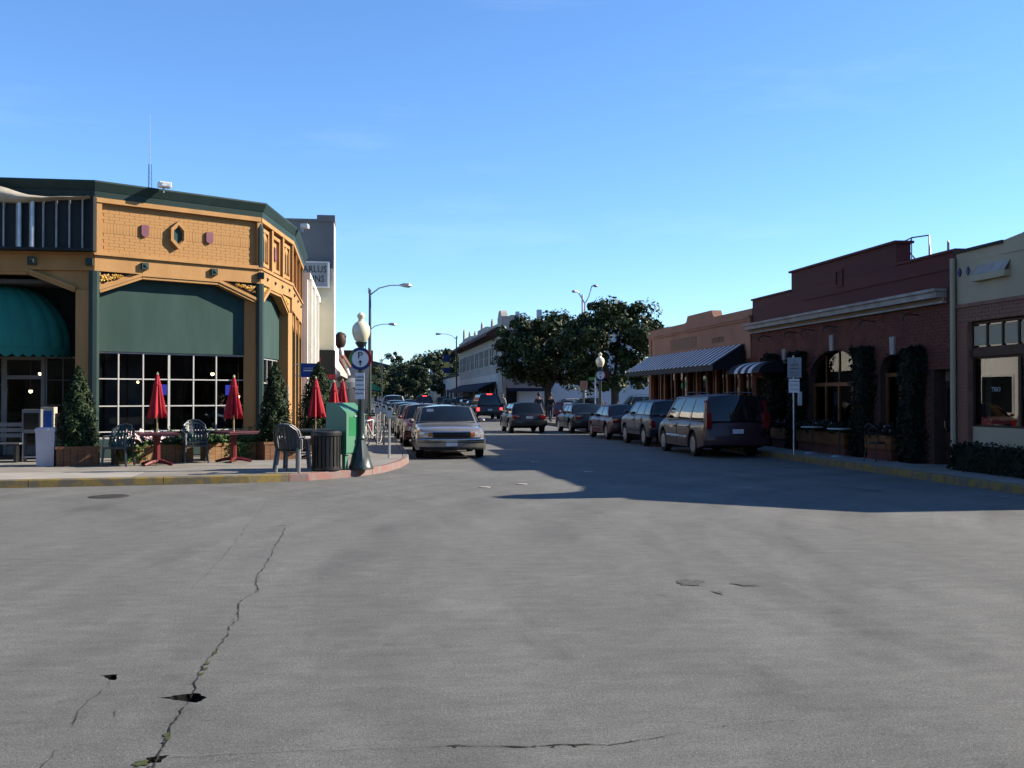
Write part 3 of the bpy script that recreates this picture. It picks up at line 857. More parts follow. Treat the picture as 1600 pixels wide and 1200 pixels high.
# ribbed sign board with torn canvas above the shaded front
board = thing('marquee_board', 'dark ribbed awning frame above the shaded café front', 'awning frame', (-10.5,26.5,5.4))
MB().box(-16,-6.56,26.52,26.72,5.36,6.62).build('backing', M['rib_panel'], board, inv=True)
MB().box(-16,-6.53,26.40,26.74,5.30,5.358).box(-6.60,-6.53,26.40,26.74,5.36,6.66).build('edge_frame', M['rib_panel'], board, inv=True)
for k in range(28):
    x = -6.8-k*.305
    MB().box(x-.014, x+.014, 26.44, 26.518, 5.36, 6.62).build('rib', M['rib_light'], board, inv=True)
for x in (-7.95, -8.25): MB().tube([(x,26.42,5.36),(x,26.42,6.6)], .05, 8).build('standpipe', M['galv'], board, inv=True)
cv = MB(); rows = []
prof = [(-16,6.95,6.4),(-12,6.9,6.5),(-9.6,6.85,6.45),(-8.9,6.86,6.46),(-8.6,6.8,6.45),(-8.3,6.7,6.44),(-8.0,6.62,6.47),(-7.7,6.6,6.5),(-7.3,6.6,6.55),(-6.9,6.62,6.57),(-6.6,6.62,6.6)]
xs = np.linspace(-16, -6.6, 60)
top = np.interp(xs, [p[0] for p in prof], [p[1] for p in prof]); bot = np.interp(xs, [p[0] for p in prof], [p[2] for p in prof])
rows = [[(x, 26.36-.13*math.sin(PI*t)+.03*math.sin(x*9+t*4), zt*(1-t)+zb*t) for x, zt, zb in zip(xs, top, bot)] for t in np.linspace(0, 1, 7)]
rows += [[(x, 26.5, zb-.01) for x, zb in zip(xs, bot)], [(x, 26.5, zt) for x, zt in zip(xs, top)], rows[0]]
torn = cv.grid(rows).build('torn_canvas', M['canvas_cream'], smooth=True)
tag(torn, 'cream torn canvas sagging along the top of the ribbed awning frame', 'canvas')

# half dome awning
dome = thing('dome_awning', 'teal half dome canvas awning with scalloped edge over the café door', 'awning', (-9.35,28.2,2.7))
seg = 11; cx, cy, z0 = -9.35, 28.2, 2.95
for k in range(seg):
    a0, a1 = PI*k/seg, PI*(k+1)/seg
    m = MB(); rows = []
    for i in range(9):
        e = PI/2*i/8
        row = []
        for j in range(5):
            a = a0+(a1-a0)*j/4
            bulge = 1+.02*math.sin(PI*j/4)*math.cos(e)
            rr = math.cos(e)*1.86*bulge
            row.append((cx-rr*math.cos(a), cy-rr*math.sin(a)*.74, z0+1.75*math.sin(e)*bulge))
        rows.append(row)
    m.grid(rows).build('canvas_gore', M['teal_canvas'], dome, True, inv=True)
    m = MB(); rows = [[], []]
    for j in range(13):
        a = a0+(a1-a0)*j/12; rr = 1.865
        rows[0].append((cx-rr*math.cos(a), cy-rr*math.sin(a)*.74, z0)); rows[1].append((cx-rr*math.cos(a), cy-rr*math.sin(a)*.74, z0-.17-.08*abs(math.sin(PI*j/6))))
    m.grid(rows).build('valance', M['teal_canvas'], dome, inv=True)
# roof floodlights, antenna
def flood(x, y, z, rz, label):
    t = thing('floodlight', label, 'floodlight', (x,y,z), rz, 'floodlights on the café cornice')
    MB().box(-.15,.15,-.12,.1,.0,.13).build('housing', M['white_paint'], t); MB().box(-.12,.12,-.135,-.121,.02,.11).build('lens', M['lens_clear'], t); MB().box(-.02,.02,.05,.12,-.12,0).build('bracket', M['galv'], t)
p = F2 @ Vector((1.62,-.42,0)); flood(p.x, p.y, 7.1, .5, 'white box floodlight on the sunlit front of the cornice')
p = F3 @ Vector((4.3,-.4,0)); flood(p.x, p.y, 7.12, 1.4, 'white box floodlight at the far end of the cornice')
an = thing('antenna_mast', 'thin lattice radio mast on the café roof', 'antenna', (-6.3,32,6.6))
m = MB()
for a in range(3): m.tube([(.07*math.cos(a*2.1),.07*math.sin(a*2.1),0),(.05*math.cos(a*2.1),.05*math.sin(a*2.1),2.1)], .008, 3)
m.build('leg', M['mast'], an)
m = MB()
for k in range(12): m.tube([(.07,0,.16*k),(-.035,.06,.16*k+.16)], .004, 3)
m.build('bracing', M['mast'], an); MB().tube([(0,0,2.1),(0,0,3.6)], [.01,.004], 4).build('whip', M['mast'], an)

# things inside the café: pendant lamps, blue sign glow, a table
for k, (x, y, z) in enumerate([(-6.05,29.2,2.1),(-4.2,30.2,2.35),(-8.9,29.5,1.85),(-8.95,30.5,2.35),(-3.6,31.2,1.7)]):
    t = thing('pendant_lamp', ['small lit pendant lamp behind the left café panes','small lit pendant lamp behind the middle café panes','small lit lamp low behind the café door','small lit lamp high behind the café door','small lit lamp behind the right café panes'][k], 'lamp', (x,y,z), 0, 'lamps inside the café')
    MB().ball((0,0,0), .05, 10, 6).build('bulb', M['bulb'], t)
    MB().lathe([(.09,.03),(.03,.1),(.01,.12),(.008,4.4-z)], 10).build('shade', M['brass'], t)
for k, (x, y) in enumerate([(-5.6,30.4),(-3.9,31.6)]):
    tag(MB().box(x-.12,x+.12,y,y+.03,1.75,2.05).build('neon_panel', M['blue_glow']), ['blue glowing panel behind the left café panes','blue glowing panel behind the right café panes'][k], 'sign', 'blue panels inside the café')

# ------------------------------------------------------------ white shop, tower and the street beyond on the left
ws = thing('white_shop', 'white rendered shop wall glaring in sun beyond the orange café', 'building', (-5,45,.15))
MB().prism([(-2.05,40.25),(-2.05,50.9),(-14,50.9),(-14,40.25)], .15, 6.3, 'z').build('wall', M['white_stucco'], ws, inv=True)
MB().box(-14.1,-1.95,40.25,50.9,6.302,6.5).build('coping', M['white_stucco'], ws, inv=True)
for k in range(3):
    y = 41.2+k*3.3
    w = MB().box(-2.06,-2.0,y,y+2.4,.9,2.7).build('window', M['white_paint'], ws, inv=True)
    MB().box(-2.0,-1.99,y+.1,y+2.3,1.0,2.6).build('pane', M['window_dark'], w)
for y in (40.6, 44.0, 47.3): MB().box(-2.04,-1.9,y,y+.3,.15,6.3).build('pilaster', M['white_stucco'], ws, inv=True)
tw = thing('grey_building', 'tall grey flat-fronted building with capped corner beyond the white shop', 'building', (-6,58,.15))
MB().box(-14,-1.35,51.0,53.2,.15,10.3).build('wall', M['grey_stucco'], tw, inv=True)
MB().box(-14,-1.4,53.2,66,.15,4.6).build('rear_wing', M['white_stucco'], tw, inv=True)
MB().box(-14.05,-2.15,50.95,51.3,10.302,10.42).build('coping', M['grey_stucco'], tw, inv=True)
MB().box(-2.15,-1.28,50.93,53.25,10.302,10.62).build('parapet_cap', M['grey_stucco'], tw, inv=True)
MB().box(-1.352,-1.3,50.98,53.2,4.0,10.25).build('street_front', M['white_stucco'], tw, inv=True)
MB().box(-2.9,-1.36,50.94,50.998,4.0,8.0).build('bounce_lit_panel', M['bounce_beige'], tw, inv=True)  # beige tone puts light bounced off the white shop into the colour
fa = MB().box(-2.95,-1.25,50.6,50.99,2.55,3.95).build('black_fascia', M['black_fascia'], tw, inv=True)
MB().box(-2.25,-1.95,50.57,50.598,3.3,3.6).build('red_emblem', M['sign_red'], fa); MB().box(-2.16,-2.04,50.55,50.569,3.36,3.54).build('emblem_mark', M['sign_white'], fa)
MB().box(-3.0,-1.22,50.52,50.598,2.58,2.78).build('red_stripe', M['sign_red'], fa)
MB().box(-1.3,-1.28,52,65,.6,3.2).build('shop_window', M['window_dark'], tw, inv=True)
sg = thing('box_sign', 'white box sign with black lettering hung on the grey building', 'sign', (-2.1,50.5,8.0))
MB().box(-3.1,-1.62,50.35,50.6,7.05,8.2).build('cabinet', M['sign_grey'], sg, inv=True)
MB().box(-1.62,-1.54,50.33,50.62,7.0,8.25).box(-3.1,-1.62,50.33,50.62,8.2,8.25).box(-3.1,-1.62,50.33,50.62,7.0,7.05).build('rim', M['sign_white'], sg, inv=True)
lettering('CARLUS', .46, M['sign_black'], sg, Matrix.Translation((-2.36,50.34,7.86)), inv=True, bold=.85)
lettering('LEVINS', .46, M['sign_black'], sg, Matrix.Translation((-2.36,50.34,7.4)), inv=True, bold=.85)
# dark carved projecting sign past the grey building
ps = thing('projecting_sign', 'dark carved figure sign on a slanted white bracket past the grey building', 'sign', (-1.0,68,3))
MB().ball((-1.35,68,5.4), .38, 10, 7, 1.5).ball((-1.2,68,5.65), .25, 8, 6).build('carved_head', M['dark_wood'], ps, True, inv=True)
MB().tube([(-1.35,68,5.1),(-1.2,68,4.4),(-.75,68,3.1)], [.2,.13,.1], 6).build('bracket_pole', M['white_paint'], ps, inv=True)
MB().tube([(-1.2,68,4.4),(-.7,68,3.65)], [.16,.12], 6).build('carved_arm', M['orange_stucco'], ps, inv=True)
MB().lathe([(.75,0),(.62,.35),(.2,.62),(0,.66)], 14, (-.6,68,2.3)).build('hood', M['grey_stucco'], ps, True, inv=True)

lf = thing('red_brown_block', 'far low block with red brown parapet behind the parking lamp sign', 'building', (-4,130,.15))
MB().box(-14,1.15,118,150,.15,5.5).build('wall', M['far_grey'], lf, inv=True)
MB().box(-14.1,1.35,117.8,150,5.502,7.0).build('parapet', M['red_brown'], lf, inv=True)
MB().box(1.15,1.6,118,150,4.7,5.0).box(1.15,1.9,118.5,150,4.2,4.5).build('cornice', M['dark_wood'], lf, inv=True)
MB().prism([(1.15,3.4),(2.4,2.6),(2.4,2.3),(1.15,2.5)], 119, 140, 'y').build('awning', M['teal_canvas'], lf, inv=True)
for k in range(4): MB().box(1.14,1.17,119.5+k*5,123+k*5,.6,2.4).build('window', M['window_dark'], lf, inv=True)
lm = thing('grey_shop_row', 'plain grey shop row between the grey building and the red brown block', 'building', (-6,90,.15))
MB().box(-14,-1.5,66.2,117.6,.15,4.2).build('wall', M['far_grey'], lm, inv=True)
MB().box(-14,-1.4,66.2,117.6,4.202,4.5).build('coping', M['red_brown'], lm, inv=True)
for k in range(8):
    y = 68+k*6
    w = MB().box(-1.52,-1.46,y,y+4.4,.6,2.6).build('window', M['dark_wood'], lm, inv=True)
    MB().box(-1.46,-1.45,y+.15,y+4.25,.75,2.5).build('pane', M['window_dark'], w)
    MB().prism([(-1.5,3.2),(-.3,2.6),(-.3,2.4),(-1.5,2.9)], y-.2, y+4.6, 'y').build('awning', M[['dark_wood','navy_canvas','teal_canvas'][k % 3]], lm, inv=True)

for (nm, lab, x0, x1, y0, y1, h, mt) in (('opposite_block', 'unseen plain stucco block across the cross street behind the viewer', -60, -3, -34, -11, 7.5, 'cream_stucco'), ('opposite_shop', 'unseen brick shop row behind the viewer on the right', 11.5, 60, -34, -11, 7.0, 'pink_brick'), ('side_block', 'unseen low stucco shop far left across the cross street', -60, -26, -9, 12, 6.5, 'far_grey')):  # unseen blocks, added to cut low sky light and show in reflections
    t = thing(nm, lab, 'building', ((x0+x1)/2,(y0+y1)/2,0))
    MB().box(x0, x1, y0, y1, .0, h).build('wall', M[mt], t, inv=True); MB().box(x0-.2, x1+.2, y0-.2, y1+.2, h+.002, h+.4).build('cornice', M['dark_wood'], t, inv=True)
    for k in range(int((x1-x0)/5)):
        MB().box(x0+1+k*5, x0+4.2+k*5, y1+.002, y1+.06, .8, 3.0).build('window', M['window_dark'], t, inv=True)
# ------------------------------------------------------------ brick restaurant on the right
XF = 13.0
YB0, YB1 = 20.9, 32.85
FB = frame((XF,YB1), (XF,YB0))
LB = YB1-YB0
brk = thing('brick_restaurant', 'dark red brick restaurant with stepped parapet, arches and pale stone cornice', 'building', (17,27,.15))
def bp_(mb, name, mat, parent=None, smooth=False):
    return mb.build(name, mat, parent or brk, smooth, inv=parent is None)
ops = [dict(a=4.35,b=7.55,spring=2.1,top=3.0,z0=.75), dict(a=8.55,b=9.95,spring=2.3,top=2.76,z0=.75), dict(a=2.0,b=3.4,spring=2.3,top=2.76,z0=.75), dict(a=11.0,b=11.65,spring=2.3,top=2.32,z0=.15), dict(a=.35,b=1.0,spring=2.3,top=2.32,z0=.15)]
def optop(o, s):
    c = (o['a']+o['b'])/2; h = (o['b']-o['a'])/2
    t = max(0, 1-((s-c)/h)**2)
    return o['spring']+(o['top']-o['spring'])*math.sqrt(t)
def wall_open(F, L_, z0, z1, ops, wt, y0=0):
    m = MB(F); brks = {0, L_}
    for o in ops:
        for k in range(21): brks.add(round(o['a']+(o['b']-o['a'])*(.5-.5*math.cos(PI*k/20)), 4))
    bs = sorted(brks)
    for a, b in zip(bs[:-1], bs[1:]):
        c = (a+b)/2; o = next((q for q in ops if q['a'] < c < q['b']), None)
        if o is None: m.box(a, b, y0, wt, z0, z1)
        else:
            if o['z0'] > z0+.01: m.box(a, b, y0, wt, z0, o['z0'])
            m.prism([(a, optop(o, a)), (b, optop(o, b)), (b, z1), (a, z1)], y0, wt)
    return m
bp_(wall_open(FB, LB, .15, 3.78, ops, .4, .012), 'wall', M['brick_mortar'])
# bricks: nearest 300 one by one, the rest joined
bwl, bhh = .225, .0775
rb = random.Random(3)
near = []; rest = MB(FB)
row = 0; z = .19
while z < 3.76:
    s = -(row % 2)*bwl/2
    while s < LB:
        a, b = max(0, s)+.005, min(LB, s+bwl)-.005
        s += bwl
        if b-a < .04: continue
        c = (a+b)/2; bad = False
        for o in ops:
            if o['a']-.01 < b and a < o['b']+.01 and o['z0']-.03 < z < max(optop(o, min(max(a, o['a']), o['b'])), optop(o, min(max(b, o['a']), o['b'])), optop(o, min(max(c, o['a']), o['b'])))+.03:
                bad = True
        if bad: continue
        near.append((c, z, b-a))
    z += bhh; row += 1
near.sort(key=lambda q: -q[0])
wallb = next(o for o in brk.children if o.name.startswith('wall'))
bme = {}
for i, (c, z, w) in enumerate(near):
    y = rb.uniform(-.006, .004)
    if i < 300:
        k = round(w, 3)
        if k not in bme:
            me = MB().box(-w/2, w/2, -.01, .02, -bhh/2+.006, bhh/2-.006); mm = bpy.data.meshes.new('brick'); mm.from_pydata(me.v, [], me.f); mm.materials.append(M['brick']); bme[k] = mm
        put(bme[k], FB, c, y, z, wallb)
    else:
        x0, x1, y0, z0, z1 = c-w/2, c+w/2, y-.01, z-bhh/2+.006, z+bhh/2-.006
        rest.add([(x0,y0,z0),(x1,y0,z0),(x1,y0,z1),(x0,y0,z1),(x0,.02,z0),(x1,.02,z0),(x1,.02,z1),(x0,.02,z1)], [(0,1,2,3),(0,4,5,1),(1,5,6,2),(2,6,7,3),(3,7,4,0)])
tag(bp_(rest, 'brickwork', M['brick'], wallb), kind='stuff')
# upper painted wall with stepped parapet
bp_(MB(FB).box(0, LB, .02, .4, 4.13, 4.92).box(3.15, 9.35, .02, .4, 4.922, 5.48), 'parapet', M['brick_upper'])
bp_(MB(FB).box(-.03, 3.15, -.03, .45, 4.922, 4.98).box(9.35, LB+.0, -.03, .45, 4.922, 4.98).box(3.08, 9.42, -.05, .46, 5.482, 5.54), 'coping', M['brick_upper'])
bp_(MB(FB).box(4.0, LB, -.012, .018, 4.55, 4.62), 'brick_course', M['brick_upper'])
ph = MB(FB); ring(ph, [(6.1,4.72),(6.55,4.72),(6.55,5.2),(6.1,5.2)], [(6.16,4.78),(6.49,4.78),(6.49,5.14),(6.16,5.14)], -.01, .019); bp_(ph, 'brick_frame', M['brick_upper'])
# stone cornice
bp_(MB(FB).box(-.02, LB-.32, -.34, .3, 4.06, 4.128).box(-.0, LB-.35, -.28, .3, 3.93, 4.058), 'stone_cornice', M['stone_cornice'])
bp_(MB(FB).box(0, LB-.3, -.12, .3, 3.842, 3.928), 'cornice_bed', M['stone_tan'])
bp_(MB(FB).box(0, LB-.3, -.16, .3, 3.80, 3.84), 'cornice_fillet', M['stone_cornice'])
bp_(MB(FB).box(LB-.3, LB, -.05, .3, 3.80, 4.128), 'cornice_stop', M['brick_upper'])
# keystones, gooseneck brackets
for s, z in ((5.95,3.0),(9.25,2.76),(2.7,2.76)):
    bp_(MB(FB).prism([(s-.085,z-.02),(s+.085,z-.02),(s+.12,z+.42),(s-.12,z+.42)], -.06, .011), 'keystone', M['stone_cornice'])
for s in (1.6, 3.6, 4.8, 6.2, 8.3, 10.4):
    bp_(MB(FB).tube([(s,-.02,3.62),(s,-.25,3.66),(s+.05,-.42,3.6),(s+.08,-.46,3.46)], .016, 5), 'gooseneck_lamp', M['black_metal'])
# side and rear walls, roof
bp_(MB().box(XF+.42, 24, YB0, YB0+.3, .15, 4.9).box(XF+.42, 24, YB1-.3, YB1, .15, 4.9).box(24, 24.3, YB0, YB1, .15, 4.9), 'side_wall', M['brick_upper'])
bp_(MB().box(XF+.42, 24, YB0+.3, YB1-.3, 4.4, 4.5), 'roof', M['roof_dark'])
bp_(MB().box(XF+4, XF+4.1, YB0+.3, YB1-.3, .16, 4.3), 'inner_wall', M['interior_wall'])
bp_(MB().box(XF+.4, XF+4, YB0+.3, YB1-.3, .13, .16), 'floor', M['interior_floor'])
# arched windows
for i, o in enumerate(ops[:3]):
    a, b = o['a'], o['b']; fr = MB(FB)
    fr.box(a, a+.09, .16, .26, o['z0'], o['spring']).box(b-.09, b, .16, .26, o['z0'], o['spring']).box(a, b, .15, .27, o['spring']-.1, o['spring']).box(a+.09, b-.09, .15, .27, o['z0'], o['z0']+.1)
    nb = 4 if i == 0 else 2
    for k in range(1, nb):
        s = a+(b-a)*k/nb; fr.box(s-.035, s+.035, .16, .26, o['z0']+.1, o['spring']-.1); fr.box(s-.02, s+.02, .18, .24, o['spring'], optop(o, s))
    w = bp_(fr, 'window', M['ivy_wood'])
    for k in range(nb):
        s0, s1 = a+(b-a)*k/nb, a+(b-a)*(k+1)/nb
        bp_(MB(FB).pane(s0, s1, .21, o['z0'], o['spring']), 'pane', M['shade_glass'], w)
        pts = [(s0+(s1-s0)*q/4, .21, optop(o, s0+(s1-s0)*q/4)) for q in range(5)][::-1]
        bp_(MB(FB).add([(s0,.21,o['spring']),(s1,.21,o['spring'])]+pts, [tuple(range(7))]), 'arch_pane', M['shade_glass'], w)
    bp_(MB(FB).box(a-.05, b+.05, -.08, .2, o['z0']-.08, o['z0']-.002), 'sill', M['ivy_wood'])
for o in ops[3:]:
    d = bp_(MB(FB).box(o['a'], o['b'], .3, .36, .15, 2.05), 'door', M['dark_wood'])
    bp_(MB(FB).box(o['a']+.1, o['b']-.1, .285, .299, .9, 1.9), 'door_pane', M['window_dark'], d)
    bp_(MB(FB).tube([(o['a']+.07,.28,.95),(o['a']+.07,.24,1.0),(o['a']+.07,.24,1.15)], .012), 'door_handle', M['brass'], d)
    bp_(MB(FB).box(o['a'], o['b'], .3, .36, 2.06, 2.3), 'transom', M['stone_tan'])
# drain pipe between the buildings
tag(MB().tube([(XF-.08,YB0+.02,.15),(XF-.08,YB0+.02,4.75)], .06, 10).build('drain_pipe', M['cream_stucco']), 'cream drainpipe between the brick restaurant and the cream shop', 'drainpipe')
# rooftop frame and stub pipe
rf = thing('roof_rack', 'small bare metal frame on the brick restaurant roof', 'roof frame', (XF+1.2,25.3,4.75))
m = MB()
for (a, b) in (((0,0,0),(0,0,1.05)),((0,-.45,0),(0,-.45,1.1)),((0,0,1.05),(0,-.45,1.1)),((.4,-.6,0),(.4,-.6,1.15)),((0,-.45,1.1),(.4,-.6,1.15)),((0,0,.1),(.0,-.45,1.1)),((.4,-.6,.1),(0,0,1.0)),((.4,-.6,1.15),(.1,-1.2,.4))): m.tube([a, b], .018, 4)
m.build('frame', M['mast'], rf)
MB().tube([(-.8,.35,.5),(-.4,-.3,.25)], .05, 4).build('strut', M['red_brown'], rf)
tag(MB().lathe([(.03,0),(.028,.74),(.015,.78)], 8, (XF+.3,21.7,4.5)).build('vent_pipe', M['mast']), 'short grey vent pipe at the near end of the brick roof', 'vent pipe')

# ivy covered piers, each its own plant
def box_leaves(x0, x1, y0, y1, z0, z1, n, size, mat, name, parent, seed, bulge=.05):
    q = np.random.default_rng(seed)
    f = q.integers(0, 6, n); p = q.random((n, 3)); nr = np.zeros((n, 3))
    for a in range(3):
        p[f == 2*a, a] = 0; p[f == 2*a+1, a] = 1; nr[f == 2*a, a] = -1; nr[f == 2*a+1, a] = 1
    P = np.array([x0, y0, z0])+p*np.array([x1-x0, y1-y0, z1-z0])
    P += nr*((q.random((n, 1))*2-1)*bulge + bulge*.9*(np.sin(P[:, 2:3]*4.1+seed)+np.sin(P[:, 1:2]*7.3+P[:, 2:3]*2.2+seed*2))) + q.normal(0, bulge*.5, (n, 3))
    return leaves(P, nr, size, mat, name, parent, inv=True, lr=q, aspect=.7)
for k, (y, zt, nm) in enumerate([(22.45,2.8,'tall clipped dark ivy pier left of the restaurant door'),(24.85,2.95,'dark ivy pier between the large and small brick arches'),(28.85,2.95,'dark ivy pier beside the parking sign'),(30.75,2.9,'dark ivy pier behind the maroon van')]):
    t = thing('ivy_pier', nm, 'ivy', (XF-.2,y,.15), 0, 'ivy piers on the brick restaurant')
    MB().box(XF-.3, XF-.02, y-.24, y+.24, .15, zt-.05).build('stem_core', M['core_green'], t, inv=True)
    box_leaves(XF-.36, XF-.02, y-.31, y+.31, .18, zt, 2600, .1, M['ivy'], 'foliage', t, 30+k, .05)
# orange planter boxes under the arches with dim plants
for k, (a, b, nm) in enumerate([(25.4,28.4,'long orange planter box under the large brick arch'),(23.0,24.3,'short orange planter box under the small brick arch'),(29.2,30.3,'orange planter box behind the parking sign')]):
    t = thing('window_planter', nm, 'planter', (XF-.3,(a+b)/2,.4), 0, 'planter boxes of the brick restaurant')
    MB().box(XF-.42, XF-.03, a, b, .42, .75).build('trough', M['planter_orange'], t, inv=True)
    MB().box(XF-.38, XF-.05, a+.05, b-.05, .15, .42).build('plinth', M['brick'], t, inv=True)
    box_leaves(XF-.4, XF-.05, a+.05, b-.05, .75, .98, int(500*(b-a)), .1, M['hedge'], 'plants', t, 50+k, .06)
    q = np.random.default_rng(80+k); n_ = 25
    leaves(np.stack([np.full(n_, XF-.38)+q.normal(0, .04, n_), a+(b-a)*q.random(n_), .88+q.random(n_)*.12], 1), np.tile((-1,0,.5), (n_, 1)), 0.08, M['dusk_flower'], 'flowers', t, inv=True, lr=q, aspect=.9)['kind'] = 'stuff'
# small café tables and bistro chair on the right pavement
for k, (y, nm) in enumerate([(26.6,'small round café table just right of the parking sign'),(25.0,'small round café table before the large brick arch')]):
    t = thing('cafe_table', nm, 'table', (12.25,y,.15), 0, 'round tables on the shaded pavement')
    MB().lathe([(0,.70),(.3,.70),(.31,.72),(.3,.74),(0,.74)], 20).build('top', M['aluminium'], t, True)
    MB().lathe([(.025,.04),(.025,.70)], 10).build('post', M['black_metal'], t)
    MB().lathe([(.22,0),(.2,.02),(.04,.05),(0,.05)], 16).build('foot', M['galv'], t, True)
bc = thing('bistro_chair', 'thin metal bistro chair near the small brick arch', 'chair', (12.2,23.0,.15), 1.9)
MB().lathe([(0,.43),(.2,.43),(.21,.45),(.2,.47),(0,.47)], 16).build('seat', M['black_metal'], bc, True)
for x, y in ((.15,.15),(-.15,.15),(.15,-.15),(-.15,-.15)): MB().tube([(x,y,.44),(x*1.3,y*1.3,0)], .012, 6).build('leg', M['black_metal'], bc)
MB().tube([(-.19,.1,.45),(-.2,.18,.8),(0,.24,.92),(.2,.18,.8),(.19,.1,.45)], .013, 6).tube([(-.2,.0,.66),(0,.22,.7),(.2,.0,.66)], .012, 6).build('backrest', M['black_metal'], bc)

# ------------------------------------------------------------ cream corner shop on the far right
crs = thing('cream_shop', 'cream stucco corner shop with brick storefront and dark framed windows', 'building', (17,17,.15))
def cr_(mb, name, mat, parent=None, smooth=False): return mb.build(name, mat, parent or crs, smooth, inv=parent is None)
FC = frame((XF,YB0-.003), (XF,16.6)); LC = YB0-.003-16.6
cr_(MB(FC).box(0, LC, 0, .4, 3.72, 4.62).box(0, 1.7, .0, .4, 4.622, 4.85), 'wall', M['cream_stucco'])
cr_(MB(FC).prism([(1.7,4.622),(4.0,4.622),(4.0,5.6),(3.8,5.92),(3.5,5.98),(3.2,5.75),(2.95,5.2),(2.7,5.03),(2.3,4.96),(1.7,4.9)], -.02, .42), 'curved_gable', M['cream_stucco'])
cr_(MB(FC).box(4.005, LC, 0, .4, 4.622, 4.78), 'end_parapet', M['cream_stucco'])
cr_(MB(FC).box(-.0, 1.695, -.06, .46, 4.852, 4.91), 'coping', M['roof_dark'])
# sloping sill of the recessed parapet panel
cr_(MB(FC).prism([(.75,4.15),(1.9,4.15),(1.9,4.28),(.75,4.28)], -.14, -.002), 'ledge', M['cream_stucco'])
cr_(MB(FC).add([(.75,-.14,4.281),(1.9,-.14,4.281),(1.9,-.002,4.5),(.75,-.002,4.5)], [(0,1,2,3)]), 'ledge_slope', M['stone_cornice'])
for s in (.15, .45): cr_(MB(FC).prism([(s-.06,4.42),(s,4.33),(s+.06,4.42),(s,4.52)], -.03, -.002), 'diamond_tile', M['sign_blue'])
# brick surround, pilaster
cr_(MB(FC).box(0, LC, -.05, .4, 3.64, 3.718), 'brick_coping', M['pink_brick'])
wl = cr_(MB(FC).box(0, LC, -.0, .4, 3.32, 3.638).box(0, .42, 0, .4, .15, 3.318).box(LC-.3, LC, 0, .4, .15, 3.318), 'brick_surround', M['pink_brick'])
k = 0
for row in range(4):
    for q in range(20):
        s = .012+q*.235-(row % 2)*.117
        if s < 0 or s+.225 > LC: continue
        put_me = bme.setdefault('pink', None)
        if put_me is None:
            me = MB().box(-.111, .111, -.012, .01, -.0335, .0335); mm = bpy.data.meshes.new('brick'); mm.from_pydata(me.v, [], me.f); mm.materials.append(M['pink_brick']); bme['pink'] = put_me = mm
        put(put_me, FC, s+.112, -.004+rb.uniform(-.003,.003), 3.365+row*.078, wl)
for row in range(40):
    for q in range(2):
        s = .115+q*.2
        if 'pink2' not in bme:
            me = MB().box(-.095, .095, -.012, .01, -.0335, .0335); mm = bpy.data.meshes.new('brick'); mm.from_pydata(me.v, [], me.f); mm.materials.append(M['pink_brick']); bme['pink2'] = mm
        put(bme['pink2'], FC, s-.005, -.004+rb.uniform(-.003,.003), .2+row*.078, wl)
# storefront: transom lights, show window, bulkhead
window(FC, .42, LC-.3, 2.72, 3.3, [.42, .95, 1.48, 2.01, 2.54, 3.07, 3.6, LC-.3], 1, .12, M['dark_wood'], root=crs, thick=(.05,.04), glass='window_dark', name='transom_window')
for k in range(7):
    s0 = .45+k*.53
    cr_(MB(FC).box(s0+.04, min(s0+.46, LC-.36), .1, .118, 2.8, 3.22), 'transom_blind', M['cream_stucco'])
cr_(MB(FC).box(.42, LC-.3, .05, .3, 2.56, 2.718), 'lintel', M['dark_wood'])
window(FC, .42, LC-.3, 1.06, 2.558, [.42, 2.0, 3.3, LC-.3], 1, .14, M['dark_wood'], root=crs, thick=(.09,.05), glass='front_glass', name='show_window')
cr_(MB(FC).box(.42, LC-.3, .1, .35, .15, 1.058), 'bulkhead', M['cream_stucco'])
lettering('TRIO', .14, M['sign_grey'], crs, FC @ Matrix.Translation((1.2,.13,1.85)), inv=True)
cr_(MB().prism([(XF,16.6),(XF+3.0,14.2),(24,14.2),(24,20.7),(XF+.42,20.7)], 4.3, 4.4, 'z'), 'roof', M['roof_dark'])
FC2 = frame((XF,16.6), (XF+3.0,14.2))
L_ = math.hypot(3.0, 2.4)
cr_(MB(FC2).box(0, L_, 0, .4, .15, 4.78), 'chamfer_wall', M['cream_stucco'])
cr_(MB().box(XF+3.0, 24, 14.2, 14.6, .15, 4.78).box(23.8, 24.2, 14.0, 20.5, .15, 4.78).box(XF+.42, 23.8, 20.3, 20.6, .15, 4.6), 'side_wall', M['cream_stucco'])
cr_(MB().box(XF+3.2, XF+3.3, 15, 20.2, .16, 4.2), 'inner_wall', M['interior_wall'])
pnt = thing('rooftop_shed', 'low white rooftop box behind the cream parapet', 'rooftop unit', (XF+2,19.9,4.4))
MB().box(XF+.9, XF+3.4, 19.3, 20.6, 4.4, 4.84).build('walls', M['white_stucco'], pnt, inv=True)
MB().box(XF+.8, XF+3.5, 19.2, 20.65, 4.842, 4.9).build('lid', M['roof_dark'], pnt, inv=True)
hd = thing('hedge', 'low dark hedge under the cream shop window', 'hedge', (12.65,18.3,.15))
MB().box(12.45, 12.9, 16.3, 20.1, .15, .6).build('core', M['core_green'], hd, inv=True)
box_leaves(12.4, 12.95, 16.2, 20.15, .16, .68, 6000, .07, M['hedge'], 'foliage', hd, 90, .07)

